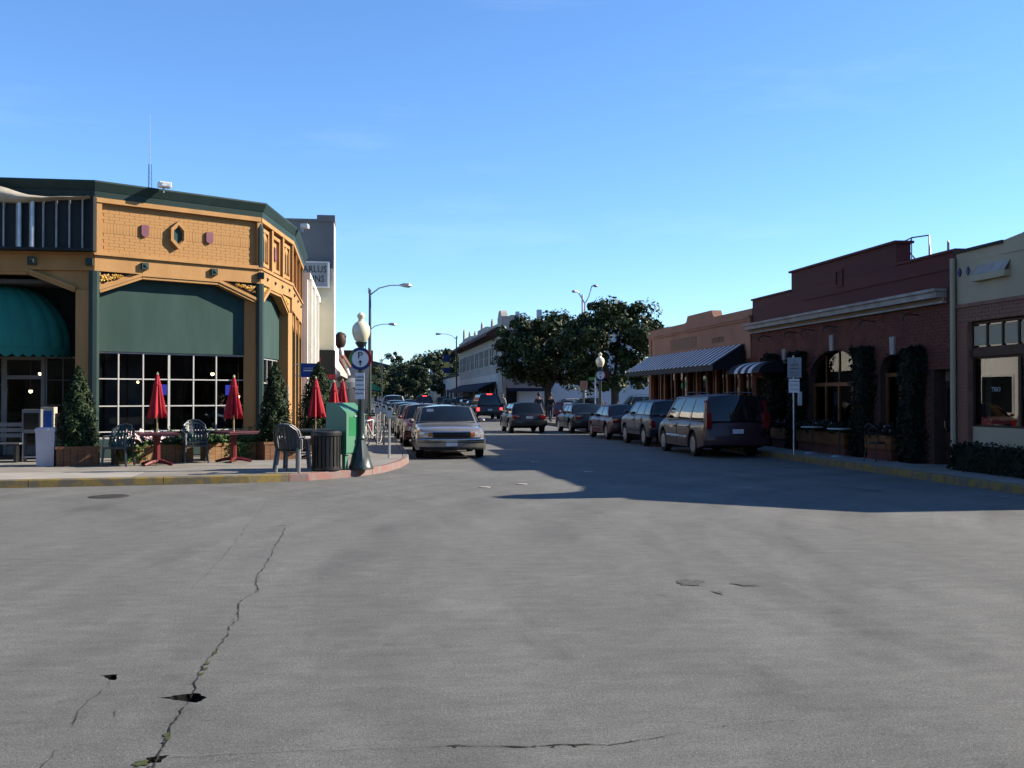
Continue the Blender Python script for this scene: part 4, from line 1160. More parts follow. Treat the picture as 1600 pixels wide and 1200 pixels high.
# ------------------------------------------------------------ orange stucco shop with striped awnings
ors = thing('orange_shop', 'orange stucco shop with curved parapet bump and striped awning', 'building', (17,39,.15))
def or_(mb, name, mat, parent=None, smooth=False): return mb.build(name, mat, parent or ors, smooth, inv=parent is None)
FO = frame((XF,45.2), (XF,YB1+.05)); LO = 45.2-YB1-.05
or_(MB(FO).box(0, LO, 0, .4, 3.3, 4.45), 'wall', M['orange_stucco'])
c0, c1 = 5.0, 8.7
or_(MB(FO).box(0, c0, .02, .4, 4.452, 4.68).prism([(c0,4.452),(c1,4.452),(c1,4.68),(c1-.25,4.72),(c1-.42,4.95),(c0+.42,4.95),(c0+.25,4.72),(c0,4.68)], .02, .4).box(c1, LO, .02, .4, 4.452, 4.68), 'parapet', M['orange_stucco'])
or_(MB(FO).box(-.05, LO, -.09, .1, 4.36, 4.448).box(-.03, LO, -.05, .1, 4.28, 4.358), 'moulding', M['orange_stucco'])
or_(MB(FO).box(0, .35, -.04, .1, .15, 4.278).box(LO-.35, LO, -.04, .1, 3.0, 4.278), 'pilaster', M['orange_stucco'])
or_(MB(FO).box(3.2, 6.6, -.006, .002, 3.62, 4.1), 'faded_sign', M['sign_stain'])
for k in range(6): or_(MB(FO).box(8.4+k*.22, 8.53+k*.22, -.02, -.002, 3.7, 3.9), 'sign_letter', M['sign_stain'])
or_(MB().box(XF+.42, 24, YB1+.05, YB1+.3, .15, 4.5).box(XF+.42, 24, 44.9, 45.2, .15, 4.5).box(24, 24.3, YB1, 45.2, .15, 4.5), 'side_wall', M['orange_stucco'])
or_(MB().box(XF+.42, 24, YB1+.3, 44.9, 4.0, 4.1), 'roof', M['roof_dark'])
or_(MB().box(XF+3.2, XF+3.3, YB1+.3, 44.9, .16, 4.0), 'inner_wall', M['interior_wall'])
# wooden shopfront: posts, panes, bulkheads
xs_ = [.35, 1.5, 2.1, 3.6, 5.2, 6.4, 7.6, 8.6, 9.8, 11.0, LO]
m = MB(FO)
for x in xs_: m.box(max(0,x-.09), min(LO,x+.09), .06, .3, .15, 2.9)
m.box(.1, LO, .04, .32, 2.902, 3.298)
or_(m, 'shopfront_frame', M['store_wood'])
for i, (a, b) in enumerate(zip(xs_[:-1], xs_[1:])):
    if i in (1, 5):
        d = or_(MB(FO).box(a+.1, b-.1, .16, .2, .15, .45).box(a+.1, a+.2, .16, .2, .452, 2.898).box(b-.2, b-.1, .16, .2, .452, 2.898), 'door', M['store_wood'])
        or_(MB(FO).pane(a+.2, b-.2, .18, .45, 2.898), 'door_pane', M['shade_glass'], d)
    else:
        or_(MB(FO).box(a+.09, b-.09, .1, .28, .15, .7), 'bulkhead', M['store_wood'])
        fr = or_(MB(FO).box((a+b)/2-.03, (a+b)/2+.03, .14, .22, .702, 2.9), 'mullion', M['store_wood'])
        or_(MB(FO).pane(a+.09, (a+b)/2-.03, .18, .7, 2.9), 'pane', M['shade_glass'], fr); or_(MB(FO).pane((a+b)/2+.03, b-.09, .18, .7, 2.9), 'pane', M['shade_glass'], fr)
# striped awning
aw = thing('striped_awning', 'long black and white striped sloping awning on the orange shop', 'awning', (12.3,39,2.7))
ns = 46; a0, a1 = .15, 11.7
zt_, zb_, out = 3.52, 2.82, 1.15
for k in range(ns):
    s0, s1 = a0+(a1-a0)*k/ns, a0+(a1-a0)*(k+1)/ns
    MB(FO).add([(s0,-.04,zt_),(s1,-.04,zt_),(s1,-out,zb_),(s0,-out,zb_),(s0,-.04,zt_-.02),(s1,-.04,zt_-.02),(s1,-out,zb_-.02),(s0,-out,zb_-.02)], [(0,3,2,1),(4,5,6,7),(3,7,6,2),(0,1,5,4),(0,4,7,3),(1,2,6,5)]).build('stripe', M['stripe_white' if k % 2 == 0 else 'stripe_black'], aw, inv=True)
m = MB(FO)
for k in range(ns):
    s0, s1 = a0+(a1-a0)*k/ns, a0+(a1-a0)*(k+1)/ns
    m.prism([(s0,zb_-.022),(s1,zb_-.022),(s1,zb_-.2),((s0+s1)/2,zb_-.25),(s0,zb_-.2)], -out, -out+.012)
m.build('valance', M['stripe_black'], aw, inv=True)
MB(FO).prism([(-.04,zt_-.03),(-out,zb_-.03),(-out,zb_-.2),(-.04,zb_-.2)], a1-.012, a1, 'x').build('end_panel', M['stripe_black'], aw, inv=True)
a2 = thing('barrel_awning', 'small rounded black awning with white stripes beside the brick wall', 'awning', (12.3,31.5,2.6))
FA = frame((XF,32.9), (XF,30.2))
for k in range(9):
    s0, s1 = .05+.3*k, .05+.3*(k+1)
    rows = [[(s, -.02-.85*math.sin(t), 2.45+.4*math.cos(t)) for s in (s0, s1)] for t in np.linspace(.05, PI/2, 8)]
    MB(FA).grid(rows).build('stripe', M['stripe_white' if k in (2,4,6) else 'stripe_black'], a2, True, inv=True)
for x0_ in (.03, 2.755):
    MB(FA).prism([(-.02,2.45)]+[(-.02-.85*math.sin(t), 2.45+.4*math.cos(t)) for t in np.linspace(.05, PI/2, 8)], x0_, x0_+.015, 'x').build('end_panel', M['stripe_black'], a2, inv=True)
tag(MB().lathe([(.12,0),(.12,.5),(.2,.55),(.1,.75),(.22,.95),(.18,1.0)], 10, (XF+3,43,4.1)).build('roof_vent', M['white_paint']), 'pale cowl vent above the orange shop roof', 'vent')

# ------------------------------------------------------------ two storey corner block beyond the side street
fb = thing('corner_block', 'far two storey grey block with tiled eaves and curved mission parapets', 'building', (20,110,.15))
def fb_(mb, name, mat, parent=None, smooth=False): return mb.build(name, mat, parent or fb, smooth, inv=parent is None)
YF0, YF1 = 94.0, 137.0
FW = frame((XF,YF1), (XF,YF0)); LW = YF1-YF0
fb_(MB().box(XF+.02, 25.4, YF0+.02, YF1, .15, 8.3), 'wall', M['far_grey'])
fb_(MB().box(XF+1.5, 25.45, YF0-.03, YF0+.018, .15, 8.6).box(25.452, 44, YF0-.03, YF0+.4, .15, 4.4), 'side_wall', M['far_white'])
fb_(MB().box(XF+1.4, 25.5, YF0-.06, YF0+.4, 8.602, 8.85), 'side_coping', M['far_white'])
fb_(MB().box(XF+.5, 25.3, YF0+.4, YF1, 8.302, 8.4), 'roof', M['roof_dark'])
fb_(MB(FW).prism([(-1.3,7.75),(-1.3,7.6),(0,7.4),(0,8.5)], 0, LW-2.5, 'x'), 'tile_eave', M['roof_tile']) if False else fb_(MB(FW).add([(0,-1.2,7.72),(LW-3,-1.2,7.72),(LW-3,.0,8.5),(0,.0,8.5),(0,-1.2,7.55),(LW-3,-1.2,7.55),(LW-3,0,7.45),(0,0,7.45)], [(0,1,2,3),(4,7,6,5),(0,4,5,1),(1,5,6,2),(0,3,7,4)]), 'tile_eave', M['roof_tile'])
def mission(F, s0, s1, z0, h, y0, y1):
    w = s1-s0
    return MB(F).prism([(s0,z0),(s1,z0),(s1,z0+h*.6),(s1-w*.1,z0+h*.62),(s1-w*.2,z0+h*.85),(s0+w*.65,z0+h),(s0+w*.35,z0+h),(s0+w*.2,z0+h*.85),(s0+w*.1,z0+h*.62),(s0,z0+h*.6)], y0, y1)
fb_(mission(FW, LW-3, LW, 8.3, 1.5, -.1, .5), 'mission_parapet', M['far_grey'])
fb_(MB(FW).box(LW-3, LW, -.08, .01, .15, 8.298), 'corner_bay', M['far_grey'])
FS = frame((XF,YF0), (XF+6,YF0))
fb_(mission(FS, .0, 2.2, 8.4, .9, -.1, .35), 'mission_parapet', M['far_grey'])
fb_(MB(FS).box(0, 1.48, -.08, .018, .15, 8.398), 'corner_bay', M['far_grey'])
for a, b, z in ((.4,2.2,7.3),(2.4,4.2,8.1)):
    fb_(MB(FS).add([(a,-1.0,z-.2),(b,-1.0,z-.2),(b,0,z+.7),(a,0,z+.7),(a,-1.0,z-.42),(b,-1.0,z-.42),(b,-.09,z-.42),(a,-.09,z-.42)], [(0,1,2,3),(4,7,6,5),(0,4,5,1),(1,5,6,2),(0,3,7,4)]), 'tile_canopy', M['roof_tile'])
    fb_(MB(FS).box(a-.05, b+.05, -1.06, -.09, z-.52, z-.425), 'canopy_soffit', M['stone_cornice'])
fb_(MB(FS).box(1.2, 1.5, -.4, .2, 8.4, 9.6).box(3.2,3.6,-.4,.2,8.9,9.8), 'chimney', M['far_white'])
for s, h in ((4,1.8),(11,1.1),(17,.8),(24,1.3),(33,1.0)):
    fb_(MB(FW).lathe([(.45,0),(.4,.3),(.18,.5),(.14,h),(.02,h+.35)], 8, (s,.3,8.4)), 'finial', M['far_grey'])
fb_(MB(FW).box(0, LW-3, .02, .4, 8.3, 8.75).box(6,14,.02,.4,8.752,9.05).box(22,30,.02,.4,8.752,9.1), 'parapet', M['far_grey'])
for k in range(9):
    s = 1.6+k*4.55
    for q in (0, 1.9):
        w = fb_(MB(FW).box(s+q-.12, s+q+1.42, -.07, .018, 4.72, 4.86).box(s+q, s+q+.1, -.05, .018, 4.862, 6.6).box(s+q+1.2, s+q+1.3, -.05, .018, 4.862, 6.6).box(s+q, s+q+1.3, -.06, .018, 6.602, 6.72), 'window', M['far_cream'])
        fb_(MB(FW).box(s+q+.1, s+q+1.2, -.012, .016, 4.862, 6.6), 'pane', M['far_window'], w)
        fb_(MB(FW).box(s+q+.1, s+q+1.2, -.03, -.013, 5.7, 5.76), 'sash', M['far_cream'], w)
fb_(MB(FW).box(0, LW, -.06, .01, 2.9, 3.9), 'fascia', M['far_cream'])
fb_(MB(FW).add([(4,-.1,3.2),(LW-4,-.1,3.2),(LW-4,-1.8,2.5),(4,-1.8,2.5),(4,-1.8,2.2),(LW-4,-1.8,2.2)], [(0,1,2,3),(3,2,5,4)]), 'awning', M['navy_canvas'])
fb_(MB(FS).add([(.2,-.1,3.6),(4.2,-.1,3.6),(4.2,-1.6,2.5),(.2,-1.6,2.5),(.2,-1.6,2.2),(4.2,-1.6,2.2)], [(0,1,2,3),(3,2,5,4)]), 'awning', M['navy_canvas'])
for k in range(11):
    s = 1+k*3.7
    w = fb_(MB(FW).box(s, s+.25, -.06, .018, .15, 2.6).box(s+2.9, s+3.1, -.06, .018, .15, 2.6), 'shop_post', M['far_cream'])
    fb_(MB(FW).box(s+.25, s+2.9, -.02, .017, .5, 2.5), 'shop_pane', M['far_window'], w)
w = fb_(MB(FS).box(1.9, 3.5, -.1, -.031, 4.7, 6.6), 'window', M['far_white']); fb_(MB(FS).box(2.05, 3.35, -.115, -.101, 4.85, 6.45), 'pane', M['far_window'], w)
fb_(MB(FS).box(.3,1.3,-.13,-.081,.3,2.6), 'shop_pane', M['far_window'])
tag(MB().tube([(21,96,8.4),(21,96,11.5)], .12, 6).build('flue', M['galv']), 'thin tall flue on the far grey block roof', 'flue')
MB_ = MB().box(XF-2.9, XF-2.1, 126.6, 126.66, 4.6, 6.9).build('banner', M['sign_blue'])
tag(MB_, 'blue and gold street banner hung on the far right lamp pole', 'banner')
MB().box(XF-2.85, XF-2.15, 126.585, 126.598, 5.3, 6.0).build('gold_panel', M['gold'], MB_)
fs2 = thing('far_shops', 'distant low shops beyond the grey corner block', 'building', (20,160,.15))
MB().box(13.4, 30, 137.2, 175, .15, 4.6).build('wall', M['far_cream'], fs2, inv=True); MB().box(13.2, 30, 137.2, 175, 4.602, 4.9).build('coping', M['roof_dark'], fs2, inv=True)
for k in range(6): MB().box(13.36,13.395,139+k*6,143+k*6,.6,2.8).build('window', M['far_window'], fs2, inv=True)
for k, (x, y, w, h, d, nm) in enumerate([(2.5,232,14,9,10,'distant grey flat building between the far trees'),(-16,215,12,7,10,'distant pale house left of the far trees'),(26,250,18,11,12,'distant pale slab house behind the right far tree')]):
    t = thing('far_house', nm, 'building', (x,y,0), 0, 'houses at the end of the street')
    MB().box(-w/2,w/2,-d/2,d/2,0,h-1.2).build('wall', M['far_grey' if k != 1 else 'far_cream'], t)
    MB().prism([(-w/2-.4,h-1.2),(w/2+.4,h-1.2),(0,h+.6)], -d/2-.4, d/2+.4).build('roof', M['roof_dark'], t)
    for q in range(4): MB().box(-w/2+1+q*w/4.4,-w/2+2.2+q*w/4.4,-d/2-.04,-d/2-.002,h*.35,h*.6).build('window', M['far_window'], t)
# ------------------------------------------------------------ café terrace
ZP = .152
def umbrella(loc, rz, label, h=2.35, top=.0):
    t = thing('folded_umbrella', label, 'umbrella', loc, rz, 'folded red café umbrellas')
    MB().lathe([(.018,0),(.018,h),(.03,h+.01),(.025,h+.05),(.0,h+.08)], 8).build('pole', M['brass'], t)
    prof = [(.03,h-.0),(.05,h-.07),(.075,h-.22),(.105,h-.45),(.14,h-.68),(.178,h-.88),(.17,h-.93),(.05,h-.86)]
    n = 48; vs = []; k = len(prof)
    for i in range(n):
        a = 2*PI*i/n
        for j, (r_, z) in enumerate(prof):
            f = min(1, j/4)
            rr = r_*(1+.30*f*math.cos(8*a+.9*math.sin(a*2+loc[0])+.3*z)+.16*f*math.cos(3*a+loc[0]*3))
            dz = -.06*f*math.cos(8*a) if j >= 5 else 0
            vs.append((rr*math.cos(a), rr*math.sin(a), z+dz))
    fs = [(i*k+q, ((i+1) % n)*k+q, ((i+1) % n)*k+q+1, i*k+q+1) for i in range(n) for q in range(k-1)]
    MB().add(vs, fs).build('canopy', M['red_canvas'], t, True, 60)
    MB().lathe([(.02,h-.26),(.09,h-.24),(.094,h-.21),(.02,h-.19)], 16).build('tie_band', M['red_canvas'], t, True)
    return t
def table(loc, rz, label, mat='table_purple'):
    t = thing('patio_table', label, 'table', loc, rz, 'purple pedestal tables')
    MB().box(-.42,.42,-.42,.42,.70,.735).box(-.4,.4,-.4,.4,.67,.698).build('top', M[mat], t)
    MB().lathe([(.09,.06),(.075,.12),(.07,.6),(.12,.668)], 8).build('pedestal', M['table_red'], t)
    for k in range(4):
        a = PI/4+k*PI/2
        MB().tube([(0,0,.09),(.2*math.cos(a),.2*math.sin(a),.07),(.42*math.cos(a),.42*math.sin(a),.02)], [.05,.045,.03], 6).build('foot', M['table_red'], t)
    return t
def chair(loc, rz, label, mat, n=1):
    t = thing('plastic_armchair', label, 'chair', loc, rz, 'plastic garden chairs')
    m_ = M[mat]
    for x, y in ((-.24,.24),(.24,.24)): MB().tube([(x,y-.03,.62),(x*1.02,y,.42),(x*1.12,y+.03,0)], [.022,.03,.026], 6).build('leg', m_, t)
    for x, y in ((-.22,-.2),(.22,-.2)): MB().tube([(x,y,.45),(x*1.15,y-.08,0)], [.03,.026], 6).build('leg', m_, t)
    rows = [[(x, y, .42+.015*((x/.24)**2)-.02*math.sin(PI*(y+.22)/.5)) for x in np.linspace(-.25,.25,7)] for y in np.linspace(-.23,.27,6)]
    rows2 = [[(p[0],p[1],p[2]-.02) for p in row] for row in rows]
    MB().grid(rows).grid([q[::-1] for q in rows2]).box(-.25,.25,.262,.275,.385,.43).build('seat', m_, t, True)
    # backrest: frame and slats, leaning back
    def bk(x, z): return (x, -.22-.14*(z-.42)/.46-.05+.12*(x/.26)**2, z)
    m = MB()
    m.tube([bk(-.25,.42), bk(-.27,.6), bk(-.24,.8), bk(-.13,.9), bk(0,.92), bk(.13,.9), bk(.24,.8), bk(.27,.6), bk(.25,.42)], .022, 6)
    m.build('back_frame', m_, t, True)
    for x in np.linspace(-.2,.2,7):
        zt = .9-.12*(abs(x)/.24)**3
        MB().grid([[bk(x-.024,.42), bk(x+.024,.42)],[bk(x-.022,.62), bk(x+.022,.62)],[bk(x-.022,zt), bk(x+.022,zt)]]).build('back_slat', m_, t)
    for sgn in (-1, 1):
        MB().tube([bk(sgn*.26,.66),(sgn*.3,-.08,.66),(sgn*.3,.12,.655),(sgn*.26,.22,.62)], [.02,.03,.032,.022], 6).build('armrest', m_, t, True)
    return t
F2o = F2
chair((-5.38,24.05,ZP), PI-.15, 'dark green plastic armchair left of the first red umbrella', 'plastic_dark')
c2 = chair((-3.85,24.95,ZP), PI+.25, 'dark plastic armchair under another in the stack between the umbrellas', 'plastic_dark')
copy_to(c2, (-3.86,24.99,ZP+.075), PI+.25, 'dark plastic armchair topmost of the stack between the umbrellas')
wc = chair((-1.38,21.55,ZP), -.35, 'grey plastic armchair at the bottom of the stack by the litter bin', 'plastic_grey'); wc.scale = (1.0,1.0,1.08)
bcx = chair((-1.42,21.47,ZP+.06), -.35, 'dark plastic armchair nested on the grey one by the litter bin', 'plastic_dark')
table((-4.57,24.15,ZP), .3, 'purple pedestal table under the leftmost red umbrella')
umbrella((-4.57,24.16,ZP), 0, 'folded red umbrella through the left purple table', 2.04)
table((-2.99,25.05,ZP), .75, 'purple pedestal table before the right café panes')
umbrella((-2.99,25.06,ZP), .5, 'folded red umbrella through the right purple table', 2.0)
table((-1.13,26.3,ZP), .2, 'purple pedestal table half hidden behind the litter bin', 'plastic_dark')
umbrella((-1.13,26.3,ZP), .9, 'folded red umbrella nearest the blue hanging sign', 2.0)
umbrella((-.72,28.2,ZP), .2, 'middle one of the three bunched red umbrellas', 1.93)
umbrella((-.5,28.6,ZP), .7, 'rightmost red umbrella behind the green relay box', 1.98)
table((-.6,28.5,ZP), .1, 'dark pedestal table under the bunched red umbrellas', 'plastic_dark')

def planter_box(w, d, h, parent, mat, slats=6):
    MB().box(-w/2+.02,w/2-.02,-d/2+.02,d/2-.02,.02,h-.04).build('liner', M['soil'], parent)
    for s in (-1, 1):
        for k in range(slats):
            x0 = -w/2+w*k/slats
            MB().box(x0+.004, x0+w/slats-.004, s*d/2-.012, s*d/2+.012, .0, h).build('plank', mat, parent)
        nn = max(2, int(slats*d/w))
        for k in range(nn):
            y0 = -d/2+.013+(d-.026)*k/nn
            MB().box(s*w/2-.012, s*w/2+.012, y0+.004, y0+(d-.026)/nn-.004, 0, h).build('plank', mat, parent)
    MB().box(-w/2-.03,w/2+.03,-d/2-.03,-d/2+.02,h-.06,h+.0).box(-w/2-.03,w/2+.03,d/2-.02,d/2+.03,h-.06,h+.0).build('rim', mat, parent)

def cone_shrub(loc, H, rad, label, seed, rz=0, box=(.86,.7,.44)):
    t = thing('conical_shrub', label, 'shrub', (loc[0],loc[1],loc[2]+box[2]-.06), rz, 'clipped cypress cones in planters')
    q = np.random.default_rng(seed)
    n = 9000
    h = q.random(n)**1.15
    a = q.random(n)*2*PI
    prof = np.interp(h, [0,.08,.25,.5,.75,.92,1], [.72,.95,1,.82,.52,.22,.03])*rad
    lump = 1+.13*np.sin(a*5+h*14+seed)+.1*np.sin(a*9-h*31)+.07*q.normal(0,1,n)
    rr = prof*lump*(.8+.25*q.random(n))
    P = np.stack([rr*np.cos(a), rr*np.sin(a), h*H], 1)
    Nn = np.stack([np.cos(a), np.sin(a), .5+0*a], 1)
    leaves(P, Nn, .075, M['cypress'], 'foliage', t, lr=q, aspect=.4, jit=.6)
    MB().lathe([(rad*.55,.02),(rad*.8,.25*H),(rad*.6,.5*H),(rad*.3,.75*H),(.02,.95*H)], 12).build('core', M['core_green'], t)
    MB().tube([(0,0,-.3),(0,0,.2)], .035, 6).build('stem', M['bark'], t)
    p = thing('planter_box', label.replace('conical shrub', 'planter box below the shrub').replace('cypress cone','wooden planter box below the cypress cone'), 'planter', loc, rz, 'wooden planter boxes')
    planter_box(*box, p, M['wood_planter'])
    q2 = np.random.default_rng(seed+1); n = 160
    P = np.stack([(q2.random(n)-.5)*box[0]*1.0, (q2.random(n)-.5)*box[1]*1.05, box[2]+q2.random(n)*.12-.02], 1)
    leaves(P, np.tile((0,-.4,1), (n,1)), .06, M['flower_leaf'], 'ground_plants', p, lr=q2, aspect=.8)
    return t
cone_shrub((-6.33,24.4,ZP), 1.86, .37, 'dark green cypress cone left of the first plastic chair', 101, .2)
cone_shrub((-2.12,26.2,ZP), 2.03, .36, 'tall cypress cone at the café corner column', 102, .5)
cone_shrub((-1.2,29.9,ZP), 2.15, .55, 'broad cypress cone behind the bunched red umbrellas', 103, .3)

def trough(loc, rz, w, label, seed, spill):
    t = thing('flower_trough', label, 'planter', loc, rz, 'flower troughs under the café panes')
    planter_box(w, .5, .42, t, M['wood_planter_light'], 8)
    q = np.random.default_rng(seed); n = int(1500*w)
    P = np.stack([(q.random(n)-.5)*w*1.08, (q.random(n)-.5)*.6, .4+np.abs(q.normal(0,.13,n))], 1)
    leaves(P, np.tile((0,-.5,1.), (n,1)), .085, M['flower_leaf'], 'foliage', t, lr=q, aspect=.55)
    n2 = 260
    P = np.stack([w*spill+q.normal(0,.14,n2), -.27-.06*q.random(n2), .42-.35*q.random(n2)], 1)
    leaves(P, np.tile((0,-1,.3), (n2,1)), .075, M['flower_leaf'], 'trailing_leaves', t, lr=q, aspect=.7)
    if seed == 201:
        n3 = 150
        P = np.stack([-w*.12+q.normal(0,.3,n3), -.2+.12*q.normal(0,1,n3), .62+.07*q.normal(0,1,n3)], 1)
        leaves(P, np.tile((.4,-1,.6), (n3,1)), .075, M['pink_flower'], 'flowers', t, lr=q, aspect=.95, jit=.4)['kind'] = 'stuff'
    return t
trough((-4.85,25.15,ZP), .53, 1.75, 'wooden trough of pink flowers behind the left purple table', 201, -.36)
trough((-3.2,26.05,ZP), .53, 1.3, 'wooden trough of trailing greenery behind the right purple table', 202, .12)

# white bin with scroll mark, news racks
wb = thing('white_bin', 'white square bin at the edge of the shaded entrance', 'bin', (-6.97,24.3,ZP), .05)
MB().frust(-.18,.18,-.2,.2,0,.78,.02,.02).build('body', M['plastic_white'], wb); MB().frust(-.215,.215,-.235,.235,.78,.82,-.0,-.0).frust(-.21,.21,-.23,.23,.822,.86,-.03,-.03).build('lid', M['plastic_white'], wb)
m = MB()
for k, rr in enumerate((.09,.13,.17)): m.tube([(.2+.002, -.18+rr*math.cos(t), .04+rr*math.sin(t)) for t in np.linspace(.1,PI*.55,8)], .008, 4)
m.build('printed_arcs', M['black_metal'], wb)
for k, (x, y, w, h, mt, nm) in enumerate([(-7.75,25.9,.42,1.25,'grey_paint','pale grey newspaper rack left of the white bin'),(-7.45,26.1,.3,1.3,'canvas_cream','narrow cream brochure rack behind the white bin'),(-7.12,26.2,.34,1.15,'black_metal','dark wire rack right of the brochure rack')]):
    t = thing('news_rack', nm, 'rack', (x,y,ZP), 0, 'racks beside the café entrance')
    MB().box(-w/2,w/2,-.15,.15,h*.55,h).build('case', M[mt], t)
    MB().box(-w/2+.04,w/2-.04,-.165,-.151,h*.62,h*.93).build('window', M['window_dark'] if k != 1 else M['sign_sky'], t)
    for sx_ in (-1, 1): MB().box(sx_*w/2-.03*(sx_ > 0),sx_*w/2+.03*(sx_ < 0),-.13,.13,0,h*.55).build('leg', M['galv'], t)
    MB().box(-w/2,w/2,-.15,.15,.1,.13).build('shelf', M['galv'], t)
bn = thing('sidewalk_bench', 'pale metal bench across the shaded entrance at the left edge', 'bench', (-8.7,25.7,ZP))
for k in range(4): MB().box(-.95,.75,-.16+.1*k,-.08+.1*k,.43,.46).build('seat_slat', M['grey_paint'], bn)
for k in range(3): MB().box(-.95,.75,.24,.265,.58+.13*k,.67+.13*k).build('back_slat', M['grey_paint'], bn)
for x in (-.85,.65): MB().box(x-.03,x+.03,-.16,.26,.0,.43).box(x-.03,x+.03,.267,.3,.3,.95).build('support', M['black_metal'], bn)

# litter bin: slatted drum
cn = thing('litter_bin', 'black slatted drum litter bin beside the green relay box', 'bin', (-.72,21.85,ZP))
MB().lathe([(.26,.03),(.27,.72)], 20).build('liner', M['black_metal'], cn)
for k in range(22):
    a = 2*PI*k/22
    o = MB(Matrix.Rotation(a,4,'Z')).box(.285,.3,-.028,.028,.06,.74).build('slat', M['black_metal'], cn)
MB().lathe([(.3,.72),(.325,.74),(.325,.8),(.3,.83),(.2,.84),(.2,.78)], 24).build('rim', M['black_metal'], cn, True)
MB().lathe([(.3,.02),(.315,.03),(.315,.08),(.3,.09)], 24).lathe([(.28,0),(.28,.03)], 20).build('base_ring', M['black_metal'], cn, True)
# green relay mail box
mb_ = thing('relay_box', 'green metal mail relay box with sloped top by the lamp post', 'mail box', (-.34,22.35,ZP), .8)
w, d = .27, .3
MB().prism([(-d,.32),(d,.32),(d,1.42),(-d+.28,1.42),(-d,1.22)], -w, w, 'x').build('cabinet', M['mail_green'], mb_)
MB().box(-w-.006,w+.006,-d-.02,-d-.002,.36,1.2).build('door', M['mail_green'], mb_)
MB().box(-w+.08,w-.1,-d-.024,-d-.021,.72,1.12).build('faded_patch', M['mail_green_dark'], mb_)
MB().box(-.05,.03,-d-.035,-d-.021,1.12,1.15).build('latch', M['galv'], mb_)
for x in (-w+.06, w-.06):
    for y in (-d+.08, d-.08): MB().box(x-.04,x+.04,y-.04,y+.04,0,.32).build('leg', M['mail_green'], mb_)
MB().tube([(w+.03,-.1,.5),(w+.03,-.1,1.1)], .018, 6).build('conduit', M['galv'], mb_)

# globe lamp posts with parking discs
def globe_lamp(loc, rz, label, sc=1, text=True):
    t = thing('globe_lamp_post', label, 'street lamp', loc, rz, 'acorn globe lamp posts'); t.scale = (sc, sc, sc)
    MB().lathe([(.26,0),(.26,.05),(.23,.1),(.19,.28),(.12,.5),(.085,.62),(.1,.66),(.075,.7),(.07,.8),(.055,2.5),(.075,2.55),(.055,2.6),(.11,2.68),(.13,2.72)], 20, flute=.03, nf=10).build('column', M['lamp_green'], t, True)
    MB().lathe([(.09,2.72),(.14,2.77),(.185,2.88),(.195,2.97),(.18,3.06),(.13,3.13),(.07,3.17),(.055,3.21),(.085,3.27),(.085,3.3),(.045,3.345),(.02,3.36),(0,3.37)], 24).build('globe', M['opal'], t, True)
    d_ = MB(Matrix.Translation((0,-.1,2.36)) @ Matrix.Rotation(R(90),4,'X')).lathe([(0,0),(.185,0),(.185,.012),(0,.012)], 32).build('sign_disc', M['sign_white'], t)
    for nm, a0, a1, mt in (('ring_top',R(50),R(130),'sign_blue'),('ring_left',R(130),R(215),'sign_green'),('ring_bottom',R(215),R(325),'sign_blue'),('ring_right',R(-35),R(50),'sign_red')):
        vs = []
        for k in range(11):
            a = a0+(a1-a0)*k/10
            vs += [(.18*math.cos(a),-.116,2.36+.18*math.sin(a)),(.245*math.cos(a),-.116,2.36+.245*math.sin(a)),(.18*math.cos(a),-.098,2.36+.18*math.sin(a)),(.245*math.cos(a),-.098,2.36+.245*math.sin(a))]
        fs = []
        for k in range(10):
            i = 4*k; fs += [(i,i+1,i+5,i+4),(i+2,i+6,i+7,i+3),(i+1,i+3,i+7,i+5),(i,i+4,i+6,i+2)]
        MB().add(vs, fs).build(nm, M[mt], t)
    lettering('P', .2, M['sign_black'], d_, Matrix.Translation((0,-.118,2.43)), 'letter_p', bold=1.15)
    MB().prism([(-.012,2.215),(.012,2.215),(.012,2.29),(.05,2.275),(0,2.335),(-.05,2.275),(-.012,2.29)], -.121, -.115).build('arrow', M['sign_black'], d_)
    if text:
        p = MB().box(-.115,.085,-.09,-.075,1.5,2.06).build('parking_plate', M['sign_white'], t)
        for z, tx, s in ((1.97,'2 HOUR',.05),(1.9,'PARKING',.042),(1.8,'9 AM TO 6 PM',.028),(1.7,'NO PARKING',.034),(1.62,'THIS ZONE',.034)): lettering(tx, s, M['sign_black'], p, Matrix.Translation((-.015,-.095,z)))
        MB().box(-.03,.03,-.074,-.05,1.6,1.63).box(-.03,.03,-.074,-.05,1.95,1.98).build('clamp', M['galv'], t)
    MB().tube([(.08,0,2.5),(.1,0,2.6),(.1,0,2.75)], .012, 6).build('bracket', M['lamp_green'], t)
    return t
globe_lamp((0.0,22.2,ZP), -.15, 'dark green globe lamp post with parking disc at the left corner')
globe_lamp((11.5,48.6,ZP), -.1, 'far globe lamp post with parking disc past the orange shop', 1.1, False)

# blue hanging sign on the café
bs = thing('hanging_sign', 'small blue hanging sign beside the café side wall', 'sign', (-1.6,33.0,2.4), 0)
MB().box(-.28,.28,-.02,.02,-.08,.36).build('panel', M['sign_sky'], bs)
MB().box(-.2,.22,-.026,-.021,.11,.15).box(-.2,.1,-.026,-.021,.2,.215).build('white_script', M['sign_white'], bs)
MB().tube([(-.5,0,.32),(-.28,0,.32)], .015, 5).tube([(-.5,0,-.04),(-.28,0,-.04)], .015, 5).build('bracket', M['galv'], bs)
tag(MB().tube([(-2.0,29.0,.15),(-2.0,29.0,2.0)], .02, 6).build('stake', M['galv']), 'thin pale stake between the two right cypress cones', 'stake')

